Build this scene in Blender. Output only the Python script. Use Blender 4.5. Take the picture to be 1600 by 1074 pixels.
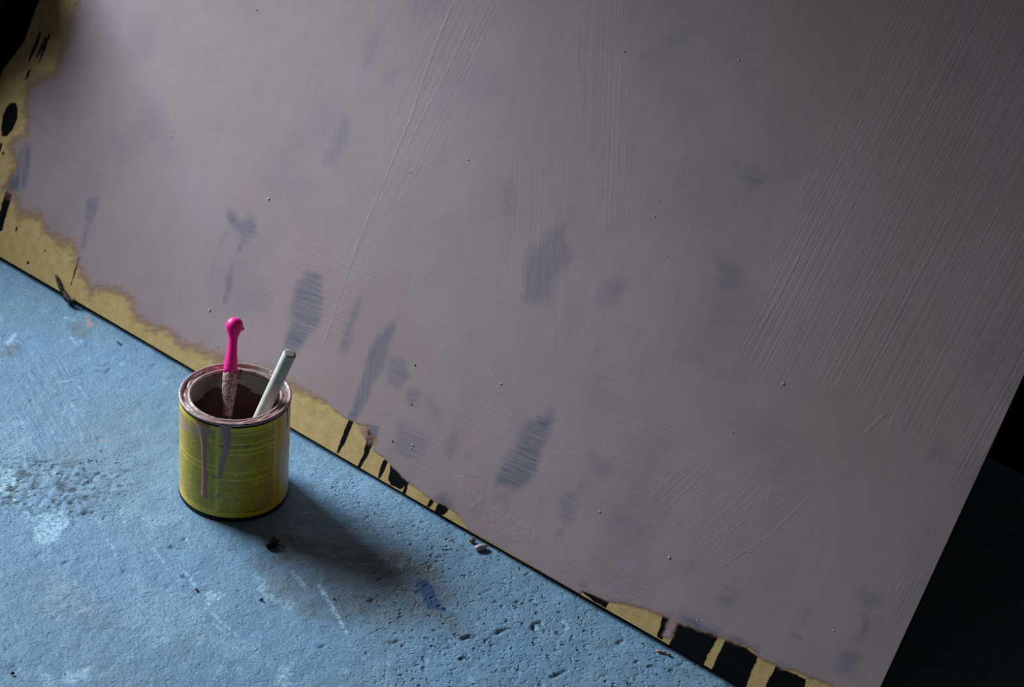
import bpy, bmesh, math, random
import numpy as np
from mathutils import Vector, Matrix

for o in list(bpy.data.objects):
    bpy.data.objects.remove(o)
scene = bpy.context.scene
COL = scene.collection
random.seed(7)
rng = np.random.default_rng(11)

# ------------------------------------------------------------------ camera
PITCH, ROLL, CAM_H = 0.5615957, 0.0965295, 1.30194
cr, sr = math.cos(ROLL), math.sin(ROLL)
right0 = Vector((1, 0, 0))
up0 = Vector((0, math.sin(PITCH), math.cos(PITCH)))
fwd = Vector((0, math.cos(PITCH), -math.sin(PITCH)))
cright = right0 * cr + up0 * sr
cup = up0 * cr - right0 * sr
cam_data = bpy.data.cameras.new('camera')
cam_data.sensor_width = 36.0
cam_data.lens = 3400 / 1600 * 36.0
cam_data.dof.use_dof = True
cam_data.dof.focus_distance = 2.10
cam_data.dof.aperture_fstop = 9.0
cam = bpy.data.objects.new('camera', cam_data)
M = Matrix((cright, cup, -fwd)).transposed().to_4x4()
M.translation = Vector((0, 0, CAM_H))
cam.matrix_world = M
COL.objects.link(cam)
scene.camera = cam

# ------------------------------------------------------------------ frame of the leaning board
# s runs along the board's lower edge, n points horizontally behind it
A0 = Vector((-0.59529774, 2.13941578, 0.0065))
DV = Vector((0.80044738, -0.59940302, 0.0))
NB = Vector((0.59940302, 0.80044738, 0.0))
LEAN = math.radians(30)
UP = Vector((0, 0, 1)) * math.cos(LEAN) + NB * math.sin(LEAN)
NF = DV.cross(UP)
def room(s, d, z):
    p = A0 + DV * s + NB * d
    return Vector((p.x, p.y, z))

# ------------------------------------------------------------------ world and daylight
world = bpy.data.worlds.new('world')
scene.world = world
world.use_nodes = True
bg = world.node_tree.nodes['Background']
bg.inputs['Color'].default_value = (1.0, 0.87, 0.73, 1)
bg.inputs['Strength'].default_value = 0.04

# daylight falls through a small high window in the side wall, sloping down into the room
WIN_S, WIN_D0, WIN_D1, WIN_Z0, WIN_Z1 = -0.67, -0.56, 0.20, 0.58, 1.00
WIN_TILT, WIN_YAW = 0.465, 0.035
ld = bpy.data.lights.new('window_daylight', 'AREA')
ld.shape = 'RECTANGLE'
ld.size = 0.69
ld.size_y = 0.31
ld.energy = 5.9
ld.spread = math.radians(64)
ld.color = (0.77, 0.905, 1.03)
lo = bpy.data.objects.new('window_daylight', ld)
aim = (DV * math.cos(WIN_YAW) + NB * math.sin(WIN_YAW)) * math.cos(WIN_TILT) - Vector((0, 0, 1)) * math.sin(WIN_TILT)
lx = (NB * math.cos(WIN_YAW) - DV * math.sin(WIN_YAW))
lm = Matrix((lx, (-aim).cross(lx), -aim)).transposed().to_4x4()
lm.translation = room(WIN_S + 0.047, (WIN_D0 + WIN_D1) / 2, (WIN_Z0 + WIN_Z1) / 2)
lo.matrix_world = lm
COL.objects.link(lo)

scene.view_settings.view_transform = 'Standard'
scene.view_settings.look = 'None'
scene.view_settings.exposure = 0.0
scene.view_settings.gamma = 1.0
scene.view_settings.use_curve_mapping = False

# ------------------------------------------------------------------ helpers
def lin(r, g, b):
    f = lambda c: (c / 255 / 12.92) if c / 255 <= 0.04045 else ((c / 255 + 0.055) / 1.055) ** 2.4
    return (f(r), f(g), f(b), 1.0)

class NT:
    """small node-tree writer"""
    def __init__(self, name):
        self.m = bpy.data.materials.new(name)
        self.m.use_nodes = True
        self.t = self.m.node_tree
        self.b = self.t.nodes['Principled BSDF']
        self.out = self.t.nodes['Material Output']
    def n(self, typ, **kw):
        x = self.t.nodes.new(typ)
        for k, v in kw.items():
            setattr(x, k, v)
        return x
    def link(self, a, b):
        self.t.links.new(a, b)
    def put(self, sock, v):
        if isinstance(v, bpy.types.NodeSocket):
            self.link(v, sock)
        elif v is not None:
            sock.default_value = v
    def math(self, op, a, b=None, c=None, clamp=False):
        x = self.n('ShaderNodeMath', operation=op, use_clamp=clamp)
        self.put(x.inputs[0], a); self.put(x.inputs[1], b); self.put(x.inputs[2], c)
        return x.outputs[0]
    def mix(self, fac, a, b, blend='MIX'):
        x = self.n('ShaderNodeMix', data_type='RGBA', blend_type=blend)
        self.put(x.inputs['Factor'], fac)
        self.put(x.inputs[6], a); self.put(x.inputs[7], b)
        return x.outputs[2]
    def ramp(self, v, lo, hi, a=0.0, b=1.0):
        x = self.n('ShaderNodeMapRange', interpolation_type='SMOOTHSTEP')
        self.put(x.inputs[0], v)
        for i, q in enumerate((lo, hi, a, b)):
            self.put(x.inputs[i + 1], q)
        return x.outputs[0]
    def attr(self, name):
        return self.n('ShaderNodeAttribute', attribute_name=name).outputs['Fac']
    def obj(self):
        return self.n('ShaderNodeTexCoord').outputs['Object']
    def stretch(self, vec, angle, along, across):
        """coordinates whose x runs along a stroke at the given angle"""
        r = self.n('ShaderNodeVectorRotate', rotation_type='Z_AXIS')
        self.link(vec, r.inputs['Vector']); r.inputs['Angle'].default_value = -math.radians(angle)
        x = self.n('ShaderNodeVectorMath', operation='MULTIPLY')
        self.link(r.outputs[0], x.inputs[0]); x.inputs[1].default_value = (along, across, across)
        return x.outputs[0]
    def noise(self, vec, scale=1.0, detail=2.0, rough=0.5, dist=0.0):
        x = self.n('ShaderNodeTexNoise')
        self.put(x.inputs['Vector'], vec)
        x.inputs['Scale'].default_value = scale
        x.inputs['Detail'].default_value = detail
        x.inputs['Roughness'].default_value = rough
        x.inputs['Distortion'].default_value = dist
        return x.outputs['Fac']
    def voro(self, vec, scale, feature='F1'):
        x = self.n('ShaderNodeTexVoronoi', feature=feature)
        self.put(x.inputs['Vector'], vec)
        x.inputs['Scale'].default_value = scale
        return x
    def bump(self, height, dist=1.0, strength=1.0):
        x = self.n('ShaderNodeBump')
        x.inputs['Strength'].default_value = strength
        x.inputs['Distance'].default_value = dist
        self.put(x.inputs['Height'], height)
        self.link(x.outputs[0], self.b.inputs['Normal'])
        return x.outputs[0]
    def base(self, color=None, rough=None, metal=None, spec=None, coat=None):
        for k, v in (('Base Color', color), ('Roughness', rough), ('Metallic', metal),
                     ('Specular IOR Level', spec), ('Coat Weight', coat)):
            if v is not None:
                self.put(self.b.inputs[k], v)

def link_mesh(name, me, mat, parent=None, smooth=True):
    if smooth and len(me.polygons):
        me.polygons.foreach_set('use_smooth', np.ones(len(me.polygons), dtype=bool))
    if mat:
        me.materials.append(mat)
    o = bpy.data.objects.new(name, me)
    COL.objects.link(o)
    if parent:
        o.parent = parent
    return o

def from_data(name, verts, faces, mat, parent=None, smooth=True):
    me = bpy.data.meshes.new(name)
    me.from_pydata([tuple(v) for v in verts], [], faces)
    me.update()
    return link_mesh(name, me, mat, parent, smooth)

def from_bm(name, bm, mat, parent=None, smooth=True):
    me = bpy.data.meshes.new(name)
    bmesh.ops.recalc_face_normals(bm, faces=bm.faces)
    bm.to_mesh(me); bm.free()
    return link_mesh(name, me, mat, parent, smooth)

def empty(name, loc, rot=None):
    o = bpy.data.objects.new(name, None)
    o.empty_display_size = 0.05
    if rot is not None:
        m = rot.to_4x4(); m.translation = loc; o.matrix_world = m
    else:
        o.location = loc
    COL.objects.link(o)
    return o

def tag(o, label=None, cat=None, group=None, kind=None):
    for k, v in (('label', label), ('category', cat), ('group', group), ('kind', kind)):
        if v:
            o[k] = v
    return o

def lathe(profile, n=96, close_bottom=False, close_top=False):
    """profile = [(r, z)]; returns verts, faces"""
    V, F = [], []
    for r, z in profile:
        for i in range(n):
            a = 2 * math.pi * i / n
            V.append((r * math.cos(a), r * math.sin(a), z))
    for k in range(len(profile) - 1):
        for i in range(n):
            j = (i + 1) % n
            F.append((k * n + i, k * n + j, (k + 1) * n + j, (k + 1) * n + i))
    if close_bottom:
        F.append(tuple(range(n - 1, -1, -1)))
    if close_top:
        F.append(tuple(range((len(profile) - 1) * n, len(profile) * n)))
    return V, F

def set_attr(me, name, vals):
    a = me.attributes.new(name, 'FLOAT', 'POINT')
    a.data.foreach_set('value', np.ascontiguousarray(vals, dtype=np.float32).ravel())

_lat = rng.random((8, 256, 256))
def vnoise(x, y, scale, seed=0):
    L = _lat[seed % 8]
    x = x * scale + 37.7 * seed + 100; y = y * scale + 17.3 * seed + 100
    xi = np.floor(x).astype(int); yi = np.floor(y).astype(int)
    fx = x - xi; fy = y - yi
    fx = fx * fx * (3 - 2 * fx); fy = fy * fy * (3 - 2 * fy)
    g = lambda a, b: L[a % 256, b % 256]
    return (g(xi, yi) * (1 - fx) + g(xi + 1, yi) * fx) * (1 - fy) + (g(xi, yi + 1) * (1 - fx) + g(xi + 1, yi + 1) * fx) * fy
def fbm(x, y, scale, seed=0, octv=4):
    v = 0; a = 0.5; t = 0
    for k in range(octv):
        v = v + a * vnoise(x, y, scale * 2 ** k, seed + k); t += a; a *= 0.5
    return v / t
def sstep(x, a, b):
    t = np.clip((x - a) / (b - a), 0, 1)
    return t * t * (3 - 2 * t)
def poly_sd(X, Y, poly):
    """signed distance to a polygon, positive inside"""
    P = np.array(poly, float); Q = np.roll(P, -1, 0)
    d2 = np.full(X.shape, 1e9); ins = np.zeros(X.shape, bool)
    for (ax, ay), (bx, by) in zip(P, Q):
        ex, ey = bx - ax, by - ay
        t = np.clip(((X - ax) * ex + (Y - ay) * ey) / max(ex * ex + ey * ey, 1e-12), 0, 1)
        d2 = np.minimum(d2, (X - ax - t * ex) ** 2 + (Y - ay - t * ey) ** 2)
        c = (ay > Y) != (by > Y)
        if abs(ey) > 1e-12:
            ins ^= c & (X < ax + (Y - ay) * ex / ey)
    return np.where(ins, 1, -1) * np.sqrt(d2)
def line_d(X, Y, pts):
    d2 = np.full(X.shape, 1e9)
    for (ax, ay), (bx, by) in zip(pts[:-1], pts[1:]):
        ex, ey = bx - ax, by - ay
        t = np.clip(((X - ax) * ex + (Y - ay) * ey) / max(ex * ex + ey * ey, 1e-12), 0, 1)
        d2 = np.minimum(d2, (X - ax - t * ex) ** 2 + (Y - ay - t * ey) ** 2)
    return np.sqrt(d2)
def paint_max(F, X, Y, poly, strength, soft, jit=0.0, jn=None, line=False, width=0.0):
    """F = max(F, strength * mask) near a polygon or polyline"""
    P = np.array(poly); m = soft * 2 + jit + width + 0.004
    sel = (X > P[:, 0].min() - m) & (X < P[:, 0].max() + m) & (Y > P[:, 1].min() - m) & (Y < P[:, 1].max() + m)
    if not sel.any():
        return
    x, y = X[sel], Y[sel]
    sd = (width - line_d(x, y, poly)) if line else poly_sd(x, y, poly)
    if jn is not None:
        sd = sd + (jn[sel] - 0.5) * 2 * jit
    F[sel] = np.maximum(F[sel], strength * sstep(sd, -soft, soft))

# ------------------------------------------------------------------ materials
def warp(t, P):
    n = t.n('ShaderNodeTexNoise'); t.link(P, n.inputs['Vector']); n.inputs['Scale'].default_value = 160
    a = t.n('ShaderNodeVectorMath', operation='MULTIPLY_ADD')
    t.link(n.outputs['Color'], a.inputs[0]); a.inputs[1].default_value = (.009, .009, .009); t.link(P, a.inputs[2])
    return a.outputs[0]

def mat_floor():
    t = NT('painted_concrete'); P = t.obj()
    n1 = t.noise(P, 7, 4, 0.6); n2 = t.noise(P, 60, 4, 0.65); n3 = t.noise(P, 300, 3, 0.6)
    c = t.mix(t.ramp(n1, 0.35, 0.65), lin(115, 146, 166), lin(110, 147, 178))
    c = t.mix(t.ramp(n2, 0.45, 0.75, 0, 0.35), c, lin(136, 166, 184))
    c = t.mix(t.ramp(n3, 0.5, 0.75, 0, 0.6), c, lin(86, 112, 132))
    st = t.math('MULTIPLY', t.attr('stain_dim'), t.ramp(t.noise(P, 55, 5, 0.7), 0.25, 0.65))
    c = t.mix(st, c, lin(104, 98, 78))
    sc = t.math('MULTIPLY', t.attr('scuff_lit'), t.ramp(t.noise(P, 240, 5, 0.75), 0.40, 0.58))
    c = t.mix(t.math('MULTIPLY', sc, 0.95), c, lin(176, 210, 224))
    c = t.mix(t.math('MULTIPLY', t.attr('blue'), t.ramp(n3, 0.25, 0.5, 0.55, 0.95)), c, lin(52, 84, 132))
    c = t.mix(t.math('MULTIPLY', t.attr('salmon'), 0.7), c, lin(190, 140, 130))
    # pinholes
    v = t.voro(warp(t, P), 150); rnd = t.n('ShaderNodeSeparateColor'); t.link(v.outputs['Color'], rnd.inputs[0])
    size = t.math('MULTIPLY', t.math('SUBTRACT', rnd.outputs[0], t.math('SUBTRACT', 0.93, t.math('MULTIPLY', t.attr('pit'), 0.42))), 0.9)
    hole = t.ramp(v.outputs['Distance'], t.math('MULTIPLY', size, 0.4), t.math('ADD', size, 0.02), 1.0, 0.0)
    hole = t.math('MULTIPLY', hole, t.math('GREATER_THAN', size, 0.0))
    c = t.mix(t.math('MULTIPLY', hole, 0.3), c, lin(50, 58, 62))
    c = t.mix(t.math('MULTIPLY', t.attr('dirt'), 0.8), c, lin(38, 40, 40))
    t.base(c, t.ramp(n2, 0.3, 0.7, 0.5, 0.62), spec=0.4)
    h = t.math('MULTIPLY', t.noise(P, 330, 3, 0.55), 0.0007)
    h = t.math('ADD', h, t.math('MULTIPLY', t.noise(P, 45, 3, 0.5), 0.002))
    dim = t.ramp(t.noise(P, 170, 3, 0.55), 0.56, 0.72)
    dim2 = t.ramp(t.noise(t.stretch(P, 8, 150, 260), 1, 2, 0.5), 0.60, 0.72)
    h = t.math('SUBTRACT', h, t.math('MULTIPLY', t.math('ADD', dim, dim2), t.ramp(t.attr('pit'), 0.2, 1.0, 0.00035, 0.00075)))
    h = t.math('ADD', h, t.math('MULTIPLY', t.math('MULTIPLY', t.noise(t.stretch(P, 2, 25, 330), 1, 2), 0.0007), t.attr('brushed')))
    h = t.math('ADD', h, t.math('MULTIPLY', t.math('MULTIPLY', t.noise(t.stretch(P, -62, 14, 170), 1, 2), 0.0012), t.attr('combed')))
    h = t.math('SUBTRACT', h, t.math('MULTIPLY', hole, 0.0020))
    t.bump(h)
    return t.m

def gold_color(t, P):
    n1 = t.noise(P, 90, 4, 0.7); n2 = t.noise(P, 500, 3, 0.7)
    c = t.mix(t.ramp(n1, 0.3, 0.7), lin(184, 151, 90), lin(202, 170, 112))
    return t.mix(t.ramp(n2, 0.5, 0.75, 0, 0.4), c, lin(120, 100, 58))

def mat_gold():
    t = NT('bare_hardboard'); P = t.obj()
    t.base(gold_color(t, P), 0.6, spec=0.3)
    t.bump(t.math('MULTIPLY', t.noise(P, 600, 2), 0.0002))
    return t.m

MAUVE = (160, 137, 136)
def mat_coat():
    t = NT('mauve_paint_coat'); P = t.obj()
    nl = t.noise(P, 4.5, 4, 0.6); nm = t.noise(t.stretch(P, 100, 14, 60), 1, 3, 0.6)
    c = t.mix(t.ramp(nl, 0.35, 0.65), lin(158, 136, 134), lin(163, 141, 142))
    c = t.mix(t.ramp(nm, 0.5, 0.72, 0, 0.25), c, lin(142, 126, 132))
    # darker undercoat showing through, combed by the brush
    sa = t.noise(t.stretch(P, 6, 22, 340), 1, 4, 0.75)
    sb = t.noise(t.stretch(P, 112, 22, 340), 1, 4, 0.75)
    comb = t.mix(t.attr('hatch'), sa, sb)
    und = t.math('MULTIPLY', t.attr('under'), t.ramp(comb, 0.28, 0.7, 0.4, 1.15), clamp=True)
    c = t.mix(und, c, lin(66, 84, 106))
    c = t.mix(t.ramp(t.attr('cover'), 0.45, 0.98, 0.75, 0.0), c, lin(172, 128, 104))
    t.base(c, 0.52, spec=0.22)
    r1 = t.noise(t.stretch(P, 86, 3.5, 420), 1, 2.5, 0.6)
    r2 = t.noise(t.stretch(P, 114, 4.0, 360), 1, 2.5, 0.6)
    r3 = t.noise(t.stretch(P, 7, 5.0, 420), 1, 2.5, 0.6)
    h = t.math('MULTIPLY', t.math('MULTIPLY', r1, t.attr('ridge_up')), 0.00030)
    h = t.math('ADD', h, t.math('MULTIPLY', t.math('MULTIPLY', r2, t.attr('ridge_steep')), 0.00018))
    h = t.math('ADD', h, t.math('MULTIPLY', t.math('MULTIPLY', r3, t.attr('ridge_side')), 0.00028))
    h = t.math('ADD', h, t.math('MULTIPLY', t.noise(P, 420, 3, 0.6), 0.00010))
    h = t.math('ADD', h, t.math('MULTIPLY', t.noise(P, 30, 2, 0.5), 0.0003))
    r4 = t.noise(t.stretch(P, 66, 4.0, 420), 1, 2.5, 0.6)
    h = t.math('ADD', h, t.math('MULTIPLY', t.math('MULTIPLY', r4, t.attr('ridge_diag')), 0.00030))
    cr_ = t.math('MULTIPLY', t.math('MULTIPLY', t.noise(P, 190, 3, 0.6), t.attr('crust')), 0.0009)
    h = t.math('ADD', h, cr_)
    h = t.math('ADD', h, t.math('MULTIPLY', t.attr('bead'), 0.00014))
    nrm = t.bump(h)
    # the coat thins out to nothing at its edge
    cov = t.attr('cover')
    gr = t.noise(P, 120, 5, 0.7); gs = t.noise(t.stretch(P, 30, 60, 300), 1, 3, 0.6)
    a = t.math('ADD', cov, t.math('MULTIPLY', t.math('SUBTRACT', t.math('ADD', gr, gs), 1.0), 0.6))
    alpha = t.ramp(a, 0.26, 0.86)
    tr = t.n('ShaderNodeBsdfTransparent'); ms = t.n('ShaderNodeMixShader')
    t.link(alpha, ms.inputs[0]); t.link(tr.outputs[0], ms.inputs[1]); t.link(t.b.outputs[0], ms.inputs[2])
    t.link(ms.outputs[0], t.out.inputs['Surface'])
    return t.m

def mat_black_paint():
    t = NT('black_paint'); P = t.obj()
    n = t.noise(t.stretch(P, 10, 20, 260), 1, 3, 0.6)
    t.base(t.mix(t.ramp(n, 0.55, 0.8, 0, 0.35), lin(7, 8, 10), lin(34, 42, 54)), 0.7, spec=0.06)
    return t.m

def plain(name, rgb, rough=0.5, metal=0.0, spec=0.4, var=0.15, scale=120, bumpd=0.0):
    t = NT(name); P = t.obj()
    dark = tuple(v * (1 - var) for v in rgb)
    t.base(t.mix(t.noise(P, scale, 4, 0.6), lin(*dark), lin(*rgb)), rough, metal, spec)
    if bumpd:
        t.bump(t.math('MULTIPLY', t.noise(P, scale, 3, 0.6), bumpd))
    return t.m

def mat_rim():
    t = NT('paint_smeared_tin'); P = t.obj()
    n = t.noise(P, 75, 4, 0.65, 0.6); m = t.ramp(n, 0.40, 0.50)
    c = t.mix(m, lin(196, 190, 188), lin(176, 140, 132))
    n2 = t.noise(P, 130, 3, 0.6)
    c = t.mix(t.ramp(n2, 0.62, 0.7), c, lin(70, 52, 50))
    t.base(c, t.ramp(n, 0.4, 0.6, 0.3, 0.38), t.math('MULTIPLY', t.math('SUBTRACT', 1.0, m), 0.5), 0.5)
    t.bump(t.math('MULTIPLY', n, 0.0016))
    return t.m

def mat_inside():
    t = NT('can_inside'); P = t.obj()
    z = t.n('ShaderNodeSeparateXYZ'); t.link(P, z.inputs[0])
    n = t.noise(P, 42, 4, 0.6)
    lvl = t.math('ADD', z.outputs[2], t.math('MULTIPLY', t.math('SUBTRACT', n, 0.5), 0.05))
    m = t.ramp(lvl, 0.083, 0.086)
    c = t.mix(m, lin(128, 88, 80), lin(196, 192, 184))
    n2 = t.noise(P, 60, 4, 0.7)
    c = t.mix(t.ramp(n2, 0.6, 0.66), c, lin(128, 94, 86))
    t.base(c, 0.4, spec=0.5)
    t.bump(t.math('MULTIPLY', m, -0.0008))
    return t.m

def mat_label():
    t = NT('printed_label')
    uv = t.n('ShaderNodeUVMap', uv_map='label_uv').outputs[0]
    s = t.n('ShaderNodeSeparateXYZ'); t.link(uv, s.inputs[0])
    pitch = 0.00150
    q = t.math('DIVIDE', s.outputs[1], pitch)
    row = t.math('FLOOR', q); fr = t.math('SUBTRACT', q, row)
    inrow = t.math('MULTIPLY', t.ramp(fr, 0.20, 0.32), t.ramp(fr, 0.78, 0.90, 1.0, 0.0))
    cv = t.n('ShaderNodeCombineXYZ')
    t.link(t.math('MULTIPLY', s.outputs[0], 620.0), cv.inputs[0]); t.link(t.math('MULTIPLY', row, 7.31), cv.inputs[1])
    glyph = t.ramp(t.noise(cv.outputs[0], 1.0, 2, 0.7), 0.36, 0.46)
    ink = t.math('MULTIPLY', t.math('MULTIPLY', inrow, glyph), t.attr('text'))
    ink = t.math('MAXIMUM', ink, t.attr('bold'))
    n = t.noise(uv, 60, 4, 0.6)
    c = t.mix(t.ramp(n, 0.3, 0.7), lin(240, 204, 44), lin(244, 212, 64))
    c = t.mix(t.attr('orange'), c, lin(226, 176, 36))
    c = t.mix(t.attr('pale'), c, lin(200, 198, 176))
    c = t.mix(t.math('MULTIPLY', ink, 0.76), c, lin(52, 44, 16))
    c = t.mix(t.math('MULTIPLY', t.attr('smear'), t.ramp(n, 0.3, 0.55, 0.4, 0.9)), c, lin(186, 144, 130))
    c = t.mix(t.attr('bluish'), c, lin(84, 84, 120))
    t.base(c, 0.36, spec=0.45)
    return t.m

def mat_crust():
    t = NT('crusted_brush_paint'); P = t.obj()
    n = t.noise(t.stretch(P, 90, 120, 260), 1, 4, 0.7, 0.5)
    c = t.mix(t.ramp(n, 0.4, 0.56), lin(150, 96, 94), lin(186, 148, 142))
    z = t.n('ShaderNodeSeparateXYZ'); t.link(P, z.inputs[0])
    n2 = t.noise(P, 320, 3, 0.6)
    c = t.mix(t.ramp(n2, 0.56, 0.62), c, lin(202, 186, 186))
    c = t.mix(t.ramp(t.noise(P, 210, 3, 0.6), 0.62, 0.68), c, lin(176, 40, 96))
    t.base(c, 0.45, spec=0.4)
    t.bump(t.math('MULTIPLY', n, 0.003))
    return t.m

def mat_pink():
    t = NT('hot_pink_plastic'); P = t.obj()
    z = t.n('ShaderNodeSeparateXYZ'); t.link(P, z.inputs[0])
    n = t.noise(P, 260, 3, 0.6)
    smear = t.math('MULTIPLY', t.ramp(n, 0.52, 0.6), t.ramp(z.outputs[2], 0.103, 0.109, 1.0, 0.0))
    c = t.mix(smear, lin(255, 36, 150), lin(130, 60, 80))
    t.base(c, 0.42, spec=0.4)
    t.b.inputs['Subsurface Weight'].default_value = 0.25
    t.b.inputs['Subsurface Radius'].default_value = (0.004, 0.0012, 0.002)
    t.b.inputs['Subsurface Scale'].default_value = 1.0
    return t.m

def mat_dowel():
    t = NT('white_painted_wood'); P = t.obj()
    n = t.noise(t.stretch(P, 90, 30, 260), 1, 3)
    c = t.mix(t.ramp(n, 0.3, 0.7), lin(216, 208, 194), lin(232, 226, 212))
    c = t.mix(t.ramp(t.noise(P, 240, 2), 0.7, 0.74), c, lin(96, 80, 66))
    t.base(c, 0.5, spec=0.35)
    return t.m

MT = dict(
    floor=mat_floor(), gold=mat_gold(), coat=mat_coat(), black=mat_black_paint(), rim=mat_rim(),
    inside=mat_inside(), label=mat_label(), crust=mat_crust(), pink=mat_pink(), dowel=mat_dowel(),
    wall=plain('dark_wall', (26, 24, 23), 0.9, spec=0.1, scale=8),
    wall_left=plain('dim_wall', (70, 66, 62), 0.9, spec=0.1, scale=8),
    frame=plain('window_frame', (150, 148, 142), 0.6, scale=20),
    mauve=plain('wet_mauve_paint', (176, 138, 130), 0.3, spec=0.5, var=0.12, scale=160, bumpd=0.0006),
    drip=plain('mauve_drip', (216, 150, 128), 0.42, spec=0.5, var=0.12, scale=120, bumpd=0.0004),
    drip2=plain('greyish_drip', (196, 158, 146), 0.4, spec=0.4, var=0.2, scale=140, bumpd=0.0004),
    dark_tin=plain('dark_tin', (30, 28, 28), 0.45, metal=0.4, var=0.3),
    tin=plain('tin', (120, 116, 108), 0.35, metal=0.8, var=0.2),
    pool=plain('paint_pool', (70, 44, 40), 0.25, spec=0.5, var=0.2),
    nib=plain('paint_nib', (196, 178, 178), 0.45, var=0.1, scale=300),
    nib_dark=plain('dark_nib', (40, 36, 38), 0.5, var=0.2, scale=300),
    debris=plain('dark_debris', (36, 26, 24), 0.6, spec=0.3, var=0.5, scale=260, bumpd=0.001),
    brown=plain('brown_crumb', (150, 110, 72), 0.6, var=0.5, scale=300, bumpd=0.001),
    salmon=plain('salmon_flake', (196, 148, 132), 0.5, var=0.2, scale=200),
    endgrain=plain('end_grain', (186, 172, 154), 0.6, var=0.3, scale=300),
    edge=plain('hardboard_edge', (52, 40, 32), 0.8, spec=0.1, var=0.4, scale=200),
    blocker_mat=plain('blocker_black', (11, 10, 10), 0.7, spec=0.15, var=0.4, scale=30),
    bristle=plain('bristle', (120, 84, 76), 0.6, var=0.3, scale=300),
)

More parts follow.
